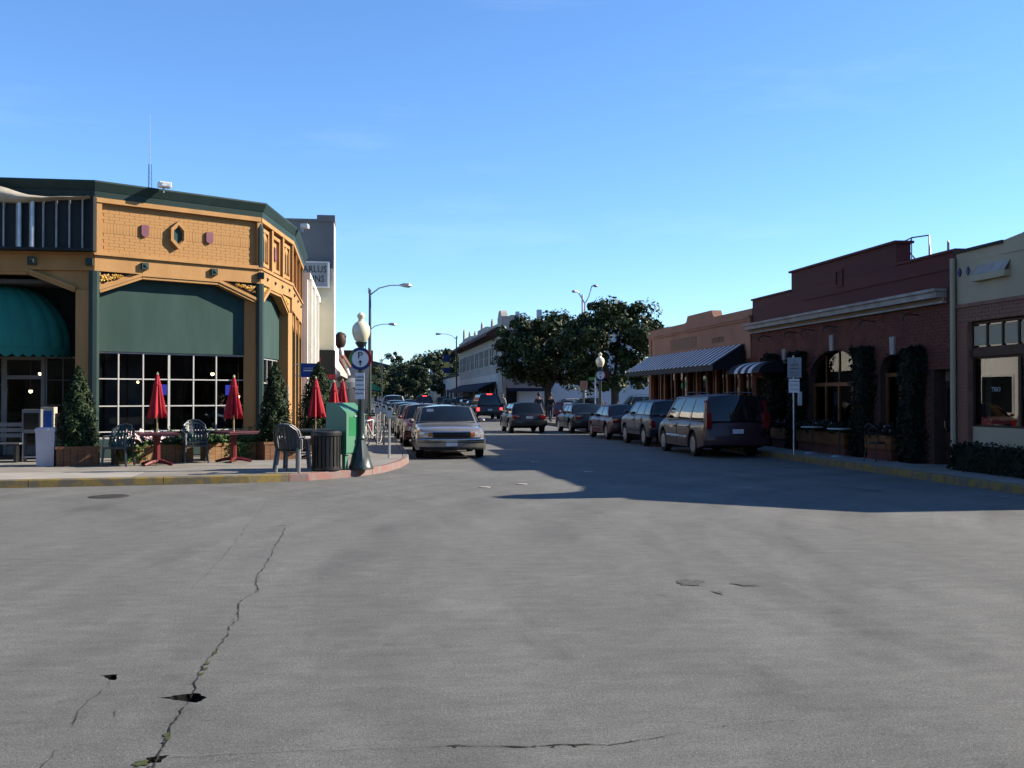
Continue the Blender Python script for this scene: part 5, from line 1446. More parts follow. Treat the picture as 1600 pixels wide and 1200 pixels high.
# right hand parking sign
rs = thing('parking_sign', 'grey metal pole with two parking plates on the shaded right pavement', 'sign', (11.45,26.0,ZP), -.35)
MB().tube([(0,0,0),(0,0,2.62)], .025, 8).build('pole', M['galv'], rs); MB().ball((0,0,2.63), .03, 8, 5).build('cap', M['galv'], rs)
p = MB().box(-.16,.2,-.045,-.03,2.06,2.6).build('upper_plate', M['sign_grey'], rs)
for z, tx, s in ((2.5,'2',.1),(2.4,'HOUR',.07),(2.3,'PARKING',.06),(2.2,'9AM TO 6PM',.042),(2.13,'EXCEPT SUNDAYS',.03)): lettering(tx, s, M['sign_blue'], p, Matrix.Translation((.02,-.05,z)))
p = MB().box(-.13,.15,-.045,-.03,1.66,2.03).build('lower_plate', M['sign_white'], rs)
for z, tx, s in ((1.96,'NO PARKING',.044),(1.86,'ANY TIME',.044),(1.75,'TOW AWAY',.04)): lettering(tx, s, M['sign_red'], p, Matrix.Translation((.01,-.05,z)))
wsn = tag(MB().box(12.6,12.72,28.3,28.33,1.45,1.85).build('bright_patch', M['sign_white']), 'small white panel put in for a bright spot behind the parking sign', 'card')  # white panel put in for an unidentified bright spot farther back

# parking meters along the left kerb
for k, (y, nm) in enumerate([(26.4,'parking meter nearest the corner, before the bicycles'),(32.9,'second parking meter from the corner, beside the bicycles'),(33.5,'third parking meter, twin of the second'),(39.4,'fourth parking meter from the corner'),(45.4,'fifth parking meter from the corner'),(51.8,'sixth parking meter from the corner'),(58,'seventh parking meter from the corner')]):
    if k == 0:
        t = thing('parking_meter', nm, 'parking meter', (.72,y,ZP), 0, 'parking meters on the left pavement')
        MB().lathe([(.05,0),(.03,.02),(.03,1.02)], 8).build('post', M['galv'], t)
        MB().box(-.075,.075,-.06,.06,1.02,1.2).build('housing', M['galv'], t)
        MB(Matrix.Translation((0,.05,1.2)) @ Matrix.Rotation(R(90),4,'X')).lathe([(0,0),(.09,0),(.095,.02),(.095,.08),(.09,.1),(0,.1)], 16).build('head', M['galv'], t, True)
        MB().box(-.045,.045,-.07,-.061,1.2,1.27).build('window', M['window_dark'], t)
        m0 = t
    else: copy_to(m0, (.72 if k != 2 else .52, y, ZP), 0, nm)

# bicycles on a rack
def wheel_ring(mb, c, rad, r_, n=20):
    mb.tube([(c[0], c[1]+rad*math.cos(2*PI*i/n), c[2]+rad*math.sin(2*PI*i/n)) for i in range(n)], r_, 5, True)
def bicycle(loc, rz, lean, label, col):
    t = thing('bicycle', label, 'bicycle', loc, rz, 'bicycles parked on the left pavement'); t.rotation_euler = (0, lean, rz)
    for y in (-.52, .52):
        m = MB(); wheel_ring(m, (0,y,.34), .325, .02); w = m.build('wheel', M['tyre'], t, True)
        m = MB(); wheel_ring(m, (0,y,.34), .3, .01)
        for k in range(14): m.tube([(0,y,.34),(0,y+.3*math.cos(k*PI/7),.34+.3*math.sin(k*PI/7))], .003, 3)
        m.build('rim', M['aluminium'], w)
    m = MB()
    A, B, C_, D = (0,-.52,.34),(0,-.08,.3),(0,-.2,.82),(0,.36,.78)
    for p, q in ((A,B),(A,C_),(B,C_),(C_,D),(B,D),((0,.34,.86),(0,.52,.34))): m.tube([p, q], .016, 6)
    m.build('frame', col, t)
    MB().tube([(0,-.22,.82),(0,-.24,.93)], .013, 6).build('seat_post', M['aluminium'], t)
    MB().frust(-.03,.03,-.36,-.12,.93,.97,.03,.0).build('saddle', M['black_plastic'], t)
    MB().tube([(-.28,.3,1.0),(-.2,.36,1.0),(0,.36,.96),(.2,.36,1.0),(.28,.3,1.0)], .013, 6).tube([(0,.36,.96),(0,.34,.85)], .014, 6).build('handlebar', M['black_metal'], t)
    MB(Matrix.Translation((.03,-.08,.3)) @ Matrix.Rotation(R(90),4,'Y')).lathe([(0,0),(.09,0),(.09,.008),(0,.008)], 16).build('chainring', M['aluminium'], t)
    for s in (-1, 1): MB().tube([(0,-.08,.3),(s*.08,-.08+s*.12,.3-s*.1),(s*.14,-.08+s*.12,.3-s*.1)], .012, 5).build('pedal', M['black_metal'], t)
bicycle((.38,33.2,ZP), 2.75, .1, 'white framed bicycle nearest, at the second parking meter', M['sign_white'])
bicycle((.3,36.3,ZP), 2.9, -.08, 'dark red bicycle behind the white one', M['sign_red'])

# street lights
def cobra(loc, rz, h, arm_, label, r_=.1):
    t = thing('street_light', label, 'street light', loc, rz, 'tall street lights')
    MB().lathe([(.22,0),(.2,.4),(r_*1.1,.5),(r_*.75,h)], 10).build('pole', M['lamp_green'], t)
    MB().tube([(0,0,h-.35),(arm_*.3,0,h+.1),(arm_*.65,0,h+.28),(arm_,0,h+.3)], [.05,.045,.04,.04], 6).build('arm', M['galv'], t)
    MB().tube([(arm_-.05,0,h+.3),(arm_+.2,0,h+.31),(arm_+.55,0,h+.29),(arm_+.7,0,h+.27)], [.05,.13,.15,.05], 8).build('head', M['galv'], t, True)
    MB().box(-.12,-.02,-.06,.06,h-.25,h+.1).build('photocell_box', M['galv'], t)
    return t
cobra((.55,65,ZP), 0, 8.3, 1.9, 'nearest tall street light on the left, above the parked row')
cobra((.75,100,ZP), 0, 8.3, 1.9, 'second tall street light on the left')
cobra((3.6,196,ZP), 0, 8.6, 2.2, 'distant street light at the end of the left row')
cobra((3.0,150,ZP), 0, 7.0, 1.2, 'faint street light behind the second left one')
cobra((11.65,126,ZP), PI, 9.0, 1.9, 'tall street light before the far two storey block')
cobra((15.3,178,ZP), PI, 8.0, 1.9, 'distant street light on the right beyond the block')
tl = thing('twin_lamp', 'tall twin headed lamp rising behind the right tree', 'street light', (18.9,85.5,ZP))
MB().tube([(0,0,0),(0,0,9.6)], [.12,.08], 8).build('pole', M['galv'], tl)
for s, h in ((-1,10.5),(1,11.0)): MB().tube([(0,0,9.5),(s*.35,0,10.1),(s*.6,0,h),(s*.85,0,h+.05)], [.06,.05,.05,.12], 6).ball((s*.95,0,h+.03), .2, 8, 6, .6).build('arm', M['galv'], tl, True)

# news boxes and street signs at the far corner
for k, (x, y, mt, nm) in enumerate([(13.1,67.5,'news_red','dark red newspaper box leftmost of the far corner group'),(13.75,67.6,'sign_white','white newspaper box with blue window in the far corner group'),(14.35,67.7,'news_blue','blue newspaper box rightmost of the far corner group')]):
    t = thing('newspaper_box', nm, 'newspaper box', (x,y,.157), 0, 'newspaper boxes at the far corner')
    MB().frust(-.26,.26,-.22,.22,.35,1.15,-.02,-.02).build('case', M[mt], t); MB().box(-.18,.18,-.235,-.215,.7,1.05).build('window', M['news_blue'], t); MB().box(-.15,.15,-.15,.15,0,.35).build('pedestal', M[mt if k == 0 else 'black_metal'], t)
st = thing('street_name_post', 'thin post with green street name plate before the right tree', 'sign', (16.3,70.4,.157))
MB().tube([(0,0,0),(0,0,2.9)], .05, 6).build('post', M['galv'], st); MB().box(-.45,.45,-.015,.015,2.7,2.92).build('name_plate', M['sign_green'], st)
st = thing('notice_post', 'thin post with pale plate between the two trees', 'sign', (14.5,66,.157))
MB().tube([(0,0,0),(0,0,2.6)], .06, 6).build('post', M['black_metal'], st); MB().box(-.25,.25,-.08,-.062,2.0,2.6).build('plate', M['orange_stucco'], st)

# ------------------------------------------------------------ trees
def tree(name, label, loc, H, rx, ry, zc, seed, mat, trunk_h, n_clump, per, leaf, group, limbs=6, tr=.28, cl=1.0):
    q = np.random.default_rng(seed); rr = random.Random(seed)
    t = thing(name, label, 'tree', loc, 0, group)
    rz = H-zc
    cs = []
    for k in range(n_clump):
        a = q.random()*2*PI; u = q.random()**.45; v = q.uniform(-.85, 1)
        w = math.sqrt(max(0, 1-v*v*.9))
        cs.append((rx*u*w*math.cos(a), ry*u*w*math.sin(a), zc+v*rz*(.75+.25*q.random())))
    for k in range(n_clump//5):       # stray leaders beyond the main mass
        a = q.random()*2*PI; e_ = q.uniform(.1, 1.2)
        cs.append((rx*1.08*math.cos(a)*math.cos(e_), ry*1.08*math.sin(a)*math.cos(e_), zc+rz*1.06*math.sin(e_)))
    cs = np.array(cs)
    P = []; Nn = []
    for c in cs:
        rad = cl*(.4+1.0*q.random()**1.5)
        d = q.normal(0,1,(per,3)); d /= np.linalg.norm(d,axis=1)[:,None]
        s = rad*q.random((per,1))**.4
        P.append(c+d*s*np.array([1,1,.8])); Nn.append(d+np.array([0,0,.45]))
    leaves(np.concatenate(P), np.concatenate(Nn), leaf, mat, 'crown', t, lr=q, aspect=.5, jit=.55)
    m = MB()
    m.tube([(0,0,-.1),(.05,0,.3),(.02,.05,trunk_h*.6),(0,0,trunk_h)], [tr*1.35,tr,tr*.85,tr*.8], 9)
    for k in range(limbs):
        a = 2*PI*k/limbs+rr.uniform(-.4,.4); ln = rr.uniform(.55,.9)
        e = (rx*ln*math.cos(a), ry*ln*math.sin(a), zc+rr.uniform(-.2,.5)*rz)
        mid = (e[0]*.45, e[1]*.45, trunk_h+(e[2]-trunk_h)*.5)
        m.tube([(0,0,trunk_h*.9), mid, e], [tr*.6, tr*.35, tr*.1], 6)
        for z in range(2):
            a2 = a+rr.uniform(-.8,.8)
            m.tube([mid, (mid[0]+.3*rx*math.cos(a2), mid[1]+.3*ry*math.sin(a2), mid[2]+rr.uniform(.2,1.2))], [tr*.22, tr*.05], 5)
    m.build('trunk', M['bark'], t, True)
    return t
MG = 'magnolias at the far corner'
tree('magnolia_tree', 'dense dark magnolia nearest the orange shop, rightmost of the pair', (18.2,72.3,.15), 8.2, 3.9, 3.2, 5.0, 301, M['magnolia'], 2.2, 130, 170, .3, MG, 7, .34, .85)
tree('magnolia_tree', 'dense dark magnolia left of the pair with forked trunk', (14.4,78.5,.15), 7.7, 4.1, 3.4, 4.9, 302, M['magnolia'], 2.3, 130, 170, .3, MG, 6, .34, .85)
FT = 'trees at the end of the street'
tree('street_tree', 'large round dark tree at the far end right of centre', (13.2,168,.15), 9.2, 5.2, 5, 5.2, 311, M['far_tree'], 2.5, 46, 110, .55, FT, 5, .35, 1.2)
tree('street_tree', 'dark low tree left of the large round far tree', (5.9,172,.15), 6.2, 4.2, 4, 3.6, 312, M['far_tree'], 1.8, 34, 110, .5, FT, 5, .3, 1.2)
tree('street_tree', 'yellow green tree at the far end of the left row', (2.6,185,.15), 6.6, 3.4, 3.5, 4.0, 313, M['far_tree_b'], 2, 30, 110, .5, FT, 5, .3, 1.1)
tree('street_tree', 'small pale tree by the left far pavement', (0.9,158,.15), 4.6, 2.4, 2.4, 3.0, 314, M['far_tree_b'], 1.6, 22, 100, .42, FT, 4, .2, .9)
tree('street_tree', 'dark tree before the distant grey building', (9.4,205,.15), 8.0, 3.6, 3.5, 5.0, 315, M['far_tree'], 2.5, 26, 110, .6, FT, 4, .3, 1.1)
tree('street_tree', 'tree closing the street behind the far traffic', (11,235,0), 8.5, 9, 4, 4.2, 316, M['far_tree'], 2.5, 44, 120, .7, FT, 4, .3, 1.6)
tree('conifer_tree', 'dark pointed conifer rising at the far end', (6.6,210,.15), 10.6, 1.9, 1.9, 5.6, 317, M['far_tree'], 2, 34, 90, .5, FT, 3, .25, .75)
tree('street_tree', 'pale green tree far right past the corner block', (16.5,150,.15), 6.4, 2.4, 3, 4.0, 318, M['far_tree_b'], 2, 24, 100, .45, FT, 4, .25, .9)
wd = tag(leaves(np.stack([rng.uniform(-70,90,5000), rng.uniform(262,280,5000), rng.random(5000)*6.5], 1), np.tile((0,-1.,.6), (5000,1)), 1.5, M['far_tree'], 'far_wood', lr=rng), 'dark wood closing the view beyond the last houses', 'wood', kind='stuff')

# ------------------------------------------------------------ people
def skin(verts, edges, radii, name, mat, parent, sub=2):
    me = bpy.data.meshes.new(name); me.from_pydata(verts, edges, [])
    o = bpy.data.objects.new(name, me); COL.objects.link(o); o.parent = parent
    md = o.modifiers.new('skin', 'SKIN'); md.use_smooth_shade = True
    for i, rd in enumerate(radii):
        v = me.skin_vertices[0].data[i]; v.radius = rd if isinstance(rd, tuple) else (rd, rd); v.use_root = (i == 0)
    ms = o.modifiers.new('sub', 'SUBSURF'); ms.levels = sub; ms.render_levels = sub
    me.materials.append(mat)
    return o
def person(loc, rz, label, top, legs, stride=.22, seated=False, s=1):
    t = thing('person', label, 'person', loc, rz); t.scale = (s, s, s)
    if seated: K = dict(kl=(-.1,.42,.5), kr=(.1,.42,.5), al=(-.11,.45,.06), ar=(.11,.45,.06), fl=(-.11,.58,.03), fr=(.11,.58,.03)); hz = .5
    else: K = dict(kl=(-.1,stride*.5,.5), kr=(.1,-stride*.15,.49), al=(-.1,stride*.75,.09), ar=(.1,-stride*1.3,.13), fl=(-.1,stride*.75+.17,.03), fr=(.1,-stride*1.3+.14,.04)); hz = .95
    P = Vector((0,0,hz))
    up = lambda z, y=0: (0, y, hz+z)
    if seated: hl, hr, el, er = (-.2,.42,hz+.28), (.2,.42,hz+.28), (-.27,.1,hz+.2), (.27,.1,hz+.2)
    else: hl, hr, el, er = (-.27,-.12,hz-.12), (.27,.2,hz-.08), (-.27,-.04,hz+.14), (.27,.02,hz+.14)
    V = [tuple(P), up(.14), up(.3), up(.46), up(.53), up(.6,.01), (-.09,0,hz-.05), K['kl'], K['al'], K['fl'], (.09,0,hz-.05), K['kr'], K['ar'], K['fr'], (-.17,0,hz+.44), el, hl, (.17,0,hz+.44), er, hr]
    E_ = [(0,1),(1,2),(2,3),(3,4),(4,5),(0,6),(6,7),(7,8),(8,9),(0,10),(10,11),(11,12),(12,13),(3,14),(14,15),(15,16),(3,17),(17,18),(18,19)]
    Rr = [(.14,.1),(.13,.095),(.15,.1),(.13,.09),.055,.055,.085,.058,.04,.03,.085,.058,.04,.03,.055,.042,.03,.055,.042,.03]
    skin(V, E_, Rr, 'body', M['skin'], t)
    J = [0,1,2,3,14,15,17,18]
    mp_ = {j: i for i, j in enumerate(J)}
    jv = [V[j] for j in J]+[tuple(Vector(V[15]).lerp(Vector(V[16]), .9)), tuple(Vector(V[18]).lerp(Vector(V[19]), .9))]
    skin(jv, [(mp_[a], mp_[b]) for a, b in ((0,1),(1,2),(2,3),(3,14),(14,15),(3,17),(17,18))]+[(mp_[15],8),(mp_[18],9)], [(.165,.125),(.155,.115),(.17,.12),(.14,.1),.072,.057,.072,.057,.045,.045], 'jacket', top, t)
    jv = [V[0],V[6],V[7],V[8],V[10],V[11],V[12]]
    skin(jv, [(0,1),(1,2),(2,3),(0,4),(4,5),(5,6)], [(.15,.115),.1,.073,.058,.1,.073,.058], 'trousers', legs, t)
    for f, a in ((9,8),(13,12)): skin([V[a], (V[f][0], V[f][1]-.05, V[f][2]+.01), V[f]], [(0,1),(1,2)], [.05,.048,.04], 'shoe', M['black_plastic'], t, 1)
    hy = hz+.72
    h = MB().ball((0,.01,hy), .1, 14, 10, 1.25)
    h.add([(-.018,.105,hy-.03),(.018,.105,hy-.03),(0,.135,hy-.025),(0,.105,hy+.03)], [(0,2,3),(2,1,3),(0,1,2)])
    for sx_ in (-1, 1): h.ball((sx_*.1,.0,hy), .025, 6, 4, 1.3)
    hd_ = h.build('head', M['skin'], t, True)
    MB().ball((-.035,.098,hy+.015), .012, 6, 4).ball((.035,.098,hy+.015), .012, 6, 4).build('eyes', M['hair_dark'], hd_)
    MB().box(-.025,.025,.095,.108,hy-.062,hy-.054).build('mouth', M['sign_red'], hd_)
    MB().ball((0,-.015,hy+.03), .108, 12, 8, 1.15).build('hair', M['hair_dark'], t, True)
    return t
person((10.9,62.5,.157), -.1, 'pedestrian in black jacket walking away, left of a pair', M['cloth_black'], M['cloth_black'], .24)
person((11.6,62.3,.157), -.5, 'pedestrian in black top beside another, right of a pair', M['cloth_black'], M['denim'], .18)
person((11.6,84,.157), 2.6, 'pedestrian in pale top at the far shop corner', M['cloth_white'], M['denim'], .2)
person((-3.95,30.1,.42), 2.4, 'seated person in pale blue shirt behind the right café panes', M['cloth_blue'], M['denim'], 0, True)
ct = thing('dining_chair', 'dark dining chair under the seated person inside the café', 'chair', (-3.95,30.1,.19), 2.4)
MB().box(-.2,.2,-.2,.2,.6,.64).build('seat', M['dark_wood'], ct); MB().box(-.2,.2,-.24,-.205,.64,1.1).build('backrest', M['dark_wood'], ct)
for x in (-.17,.17):
    for y in (-.17,.17): MB().box(x-.02,x+.02,y-.02,y+.02,0,.6).build('leg', M['dark_wood'], ct)
# ------------------------------------------------------------ vehicles
def car(label, col, L_=4.7, Wd=1.78, H_=1.43, kind='sedan', name='parked_car', cat='car', group='cars parked along the left kerb', rim='rim', brake=False, wb=None, r_w=.32, tint=None, grp=None):
    root = thing(name, label, cat, (0,0,0), 0, group)
    hl = L_/2; hw0 = Wd/2
    van = kind in ('van',); suv = kind in ('suv',); wag = kind in ('wagon',); hat = kind in ('hatch',)
    wb = wb or L_*.58
    fa = hl-(.9 if not van else .92) if not hat else hl-.8
    ra = fa-wb
    belt = {'sedan':.90,'wagon':.92,'hatch':.92,'suv':1.08,'van':1.02,'pickup':1.02}[kind]
    hood = {'sedan':.86,'wagon':.88,'hatch':.9,'suv':1.06,'van':.98,'pickup':1.02}[kind]
    nose = hood-{'sedan':.14,'wagon':.1,'hatch':.16,'suv':.06,'van':.18,'pickup':.05}[kind]
    tail = {'sedan':.95,'wagon':.92,'hatch':.93,'suv':1.05,'van':1.0,'pickup':1.0}[kind]
    sill = .24 if not (suv or kind == 'pickup') else .36
    # greenhouse: rear base, rear top, front top, front base
    gh = {'sedan':(-hl+.62,-hl+1.25,.42,1.12),'wagon':(-hl+.12,-hl+.42,.35,1.12),'hatch':(-hl+.12,-hl+.5,.45,1.1),'suv':(-hl+.1,-hl+.28,.5,1.02),'van':(-hl+.1,-hl+.3,.75,1.62),'pickup':(-.55,-.42,.55,1.1)}[kind]
    top = [(-hl,.55),(-hl+.02,tail-.22),(-hl+.07,tail-.05),(-hl+.2,tail),(gh[0],belt+.01),(gh[3]-.15,belt+.01),(gh[3],belt+.02),(gh[3]+.2,hood+.02),(hl-.35,hood-.04),(hl-.12,nose),(hl-.04,nose-.06),(hl,nose-.2)]
    def ztop(y): return float(np.interp(y, [p[0] for p in top], [p[1] for p in top]))
    def zbot(y):
        z = float(np.interp(y, [-hl,-hl+.25,-hl+.7,hl-.7,hl-.3,hl], [.36,.3,sill,sill,sill,.27]))
        for w in (fa, ra):
            d = abs(y-w); Ra = r_w+.07
            if d < Ra: z = max(z, min(r_w+math.sqrt(Ra*Ra-d*d), ztop(y)-.12))
        return z
    def hwid(y):
        t = abs(y)/hl; return hw0*(1-.04*t**3-.06*t**16)
    def bow(x, y):
        t = max(0, min(1, (abs(y)-(hl-1.0))/1.0)); t = t*t*(3-2*t)
        return y - math.copysign((.2 if y > 0 else .1)*(min(1.1, abs(x)/hw0)**2.6)*t, y)
    def section(y, off=0):
        zb, zt, h = zbot(y), ztop(y), hwid(y)+off
        zm = max(zb+.03, sill+(zt-sill)*.42)
        return [(h-.14,zb),(h-.035,zb),(h-.012,zb+.025),(h,zm),(h-.006,max(zm+.01,zt-.2)),(h-.03,zt-.09),(h-.075,zt-.025),(h-.16,zt),(h*.5,zt+.022),(0,zt+.03)]
    ys = set(np.round(np.linspace(-hl, hl, 26), 3)) | set(round(p[0], 3) for p in top)
    for w in (fa, ra):
        Ra = r_w+.07
        for k in range(13): ys.add(round(w-Ra*math.cos(PI*k/12), 3))
        ys |= {round(w-Ra-.004, 3), round(w+Ra+.004, 3)}
    ys = sorted(y for y in ys if -hl <= y <= hl)
    m = MB(); rows = []
    for y in ys:
        s = section(y)
        rows.append([(x, bow(x, y), z) for x, z in s]+[(-x, bow(x, y), z) for x, z in s[::-1][1:]])
    m.grid(rows)
    k = len(rows[0])
    m.add(rows[0], [tuple(range(k))]); m.add(rows[-1], [tuple(range(k))[::-1]])
    m.build('body', col, root, True, 38)
    m = MB(); m.grid([[(s*(hwid(y)-.15), y, zbot(y)+.01) for s in (1, -1)] for y in ys]); m.box(-hw0+.25, hw0-.25, ra+.5, fa-.5, sill-.04, sill+.1)
    m.build('underbody', M['under'], root)
    # greenhouse
    hB = hw0-.075; tum = .30 if not van else .2
    zr = H_; hR = hB-(zr-belt)*tum
    yrb, yrt, yft, yfb = gh
    zsd = zr-.085
    def wind(c, t, inset_=0):      # windscreen surface
        yb = yfb-.2*c*c; yt = yft-.1*c*c
        x = c*(hB-.03+(hR-hB+.03)*t); z = belt+.0+(zr-.03-.055*c*c-belt)*t
        return (x, yb+(yt-yb)*t+.05*math.sin(PI*t)*.6, z)
    def rear(c, t):
        yb = yrb+.1*c*c; yt = yrt+.06*c*c
        x = c*(hB-.03+(hR-hB+.03)*t); z = belt+(zr-.03-.055*c*c-belt)*t
        return (x, yb+(yt-yb)*t-.02*math.sin(PI*t), z)
    f0, r0 = yfb-.2, yrb+.1; f1, r1 = yft-.1, yrt+.06
    def side(s, t, sg, off=0):
        yb = f0+(r0-f0)*s; yt = f1+(r1-f1)*s
        x = hB+(hR-hB)*t+.025*math.sin(PI*t)+off
        return (sg*x, yb+(yt-yb)*t, belt+(zsd-belt)*t)
    C = np.linspace(-1,1,9); T = np.linspace(0,1,6)
    m = MB()      # body-coloured roof
    rows = []
    for i, v in enumerate(np.linspace(0,1,9)):
        rows.append([(c*hR*(1+.02*math.sin(PI*v)), (yft-.1*c*c)*(1-v)+(yrt+.06*c*c)*v, zr-.03-.055*c*c+.035*math.sin(PI*v)*(1-c*c)) for c in np.linspace(-1,1,11)])
    m.grid(rows).build('roof', col, root, True)
    MB().grid([[wind(c, t) for c in C] for t in T]).build('windscreen', M['car_glass'], root, True)
    MB().grid([[rear(c, t) for c in C] for t in T]).build('rear_window', M['car_glass'], root, True)
    pil = {'sedan':[0,.06,.46,.51,.90,1],'wagon':[0,.05,.34,.385,.66,.705,.95,1],'hatch':[0,.06,.5,.56,.86,1],'suv':[0,.05,.34,.39,.68,.73,.95,1],'van':[0,.04,.3,.335,.63,.665,.955,1],'pickup':[0,.1,.86,1]}[kind]
    for sg in (-1, 1):
        for i in range(0, len(pil)-2, 2):
            a, b = pil[i+1], pil[i+2]
            MB().grid([[side(a+(b-a)*q, t, sg) for q in (0,.33,.67,1)] for t in T]).build('side_window', M['car_glass'], root, True)
        m = MB()
        for i in range(0, len(pil), 2):
            a, b = pil[i], pil[i+1]
            m.grid([[side(a-.004, t, sg, -.01), side(a, t, sg, .008), side(b, t, sg, .008), side(b+.004, t, sg, -.01)] for t in T])
        m.grid([[side(s, .0, sg, .012) for s in np.linspace(0,1,9)], [side(s, .035, sg, .012) for s in np.linspace(0,1,9)]])
        m.grid([[side(s, .94, sg, .008) for s in np.linspace(0,1,9)], [side(s, 1, sg, .004) for s in np.linspace(0,1,9)]])
        m.grid([[wind(sg*1.0, t), (wind(sg*.93, t)[0], wind(sg*.93, t)[1]+.008, wind(sg*.93, t)[2]+.006)] for t in T])
        m.grid([[rear(sg*1.0, t), (rear(sg*.9, t)[0], rear(sg*.9, t)[1]-.008, rear(sg*.9, t)[2]+.004)] for t in T])
        m.build('pillars', col, root, True)
        # mirror
        MB().ball((sg*(hw0+.06), f0-.12, belt+.09), .085, 8, 6, .75).tube([(sg*(hw0-.06), f0-.1, belt+.05),(sg*(hw0+.02), f0-.12, belt+.07)], .025, 5).build('wing_mirror', col, root, True)
        # doors, slightly proud
        dr = [(f0-.02, f0+(r0-f0)*.46)] if kind in ('hatch','pickup') else [(f0-.05, f0+(r0-f0)*(.46 if kind == 'sedan' else .36)), (f0+(r0-f0)*(.465 if kind == 'sedan' else .365), max(ra+.12, f0+(r0-f0)*.9) if kind == 'sedan' else f0+(r0-f0)*.68)]
        for (ya, yb) in dr:
            yb = max(yb, ra+.15) if True else yb
            pts = np.linspace(ya, yb, 7); rows = []
            for y in pts:
                s_ = section(y, .007)
                zz_ = [max(p[1], sill+.1) for p in s_[2:7]]
                rows.append([(sg*p[0], y, z) for p, z in zip(s_[2:7], zz_)])
            d = MB().grid(rows).build('door', col, root, True)
            yh = yb+.16
            MB().box(min(sg*(hwid(yh)-.0), sg*(hwid(yh)+.03)), max(sg*(hwid(yh)-.0), sg*(hwid(yh)+.03)), yh-.08, yh+.08, belt-.2, belt-.165).build('handle', col if not wag else M['chrome'], d)
            MB().box(min(sg*hwid(yb), sg*(hwid(yb)+.0095)), max(sg*hwid(yb), sg*(hwid(yb)+.0095)), yb-.012, yb+.004, sill+.1, belt-.09).build('door_gap', M['under'], d)
        MB().grid([[(sg*(hwid(y)+.004), y, .5), (sg*(hwid(y)+.02), y, .515), (sg*(hwid(y)+.02), y, .56), (sg*(hwid(y)+.004), y, .575)] for y in np.linspace(ra+r_w+.1, fa-r_w-.1, 8)]).build('side_moulding', M['black_plastic'] if not (wag or van) else M['chrome'], root)
    if wag or van or suv:
        for sg in (-1, 1): MB().tube([(sg*(hR-.1), yft-.35, zr-.03),(sg*(hR-.1), yft-.45, zr+.035),(sg*(hR-.08), (yft+yrt)/2, zr+.05),(sg*(hR-.1), yrt+.3, zr+.035),(sg*(hR-.1), yrt+.2, zr-.03)], .015, 5).build('roof_rail', M['black_plastic'], root)
    # wheels
    for sg in (-1, 1):
        for y in (fa, ra):
            T_ = Matrix.Translation((sg*(hw0-.135), y, r_w)) @ Matrix.Rotation(R(90)*sg, 4, 'Y')
            w = MB(T_).lathe([(r_w*.62,-.1),(r_w*.93,-.1),(r_w,-.07),(r_w,.07),(r_w*.95,.1),(r_w*.66,.105),(r_w*.62,.06)], 24).build('wheel', M['tyre'], root, True)
            mm = MB(T_); mm.lathe([(r_w*.66,.104),(r_w*.6,.098),(r_w*.57,.05),(r_w*.2,.055),(r_w*.16,.085),(0,.09)], 20)
            mm.build('rim', M['rim_dark'], w, True)
            mm = MB(T_)
            for q in range(5 if kind != 'wagon' else 8):
                a = 2*PI*q/(5 if kind != 'wagon' else 8); ca, sa = math.cos(a), math.sin(a); ww = .045
                mm.add([(ca*.05-sa*ww,sa*.05+ca*ww,.092),(ca*.05+sa*ww,sa*.05-ca*ww,.092),(ca*r_w*.62+sa*ww*.8,sa*r_w*.62-ca*ww*.8,.1),(ca*r_w*.62-sa*ww*.8,sa*r_w*.62+ca*ww*.8,.1)], [(0,1,2,3)])
            mm.lathe([(r_w*.665,.106),(r_w*.6,.103)], 20)
            mm.build('spokes', M[rim], w)
    # front
    yf = hl; zl = nose-.15
    def bar(z0, z1, x0, x1, dy, th, end, nseg=10):
        s = 1 if end == 'f' else -1
        def yy(x): return s*(hl+dy-(.2 if s > 0 else .1)*(abs(x)/hw0)**2.6)
        X = np.linspace(x0, x1, nseg)
        return MB().grid([[(x, yy(x)-s*th, z0+.02) for x in X], [(x, yy(x), z0) for x in X], [(x, yy(x)+s*.012, (z0+z1)/2) for x in X], [(x, yy(x), z1) for x in X], [(x, yy(x)-s*th, z1-.0) for x in X]])
    bar(.25, .55, -hw0+.03, hw0-.03, .05, .2, 'f').build('front_bumper', col, root, True)
    if kind in ('wagon','sedan'): bar(.515, .545, -hw0+.04, hw0-.04, .08, .06, 'f').build('bumper_strip', M['chrome'] if wag else M['black_plastic'], root)
    bar(.25, .335, -hw0+.1, hw0-.1, .068, .1, 'f').build('air_dam', M['black_plastic'], root)
    bar(.455, .475, -hw0+.05, hw0-.05, .07, .05, 'f').build('bumper_groove', M['black_plastic'], root)
    gz0, gz1 = (nose-.2, nose-.05) if not (suv or kind == 'pickup') else (nose-.32, nose-.06)
    gw = .5*hw0 if kind != 'van' else .42*hw0
    g_ = bar(gz0, gz1, -gw, gw, .02, .1, 'f').build('grille', M['black_plastic'], root)
    bar(gz1, gz1+.03, -gw-.02, gw+.02, .032, .08, 'f').build('grille_trim', M['chrome'], g_)
    for sg in (-1, 1):
        xa, xb = gw+.03, hw0-.1
        h = bar(gz0+.01, gz1+.015, min(sg*xa,sg*xb), max(sg*xa,sg*xb), .022, .12, 'f', 6).build('headlight', M['lens_clear'], root, True)
        xc, xd = xb-.1, xb
        bar(gz0+.03, gz1-.0, min(sg*(xa),sg*(xa+.12)), max(sg*xa,sg*(xa+.12)), .03, .1, 'f', 4).build('indicator', M['lens_amber'], h, True)
    MB().box(-.155,.155,hl+.052,hl+.066,.36,.5).build('front_plate', M['plate'], root)
    # rear
    bar(.36, .6, -hw0+.03, hw0-.03, .05, .2, 'r').build('rear_bumper', col if not suv else M['black_plastic'], root, True)
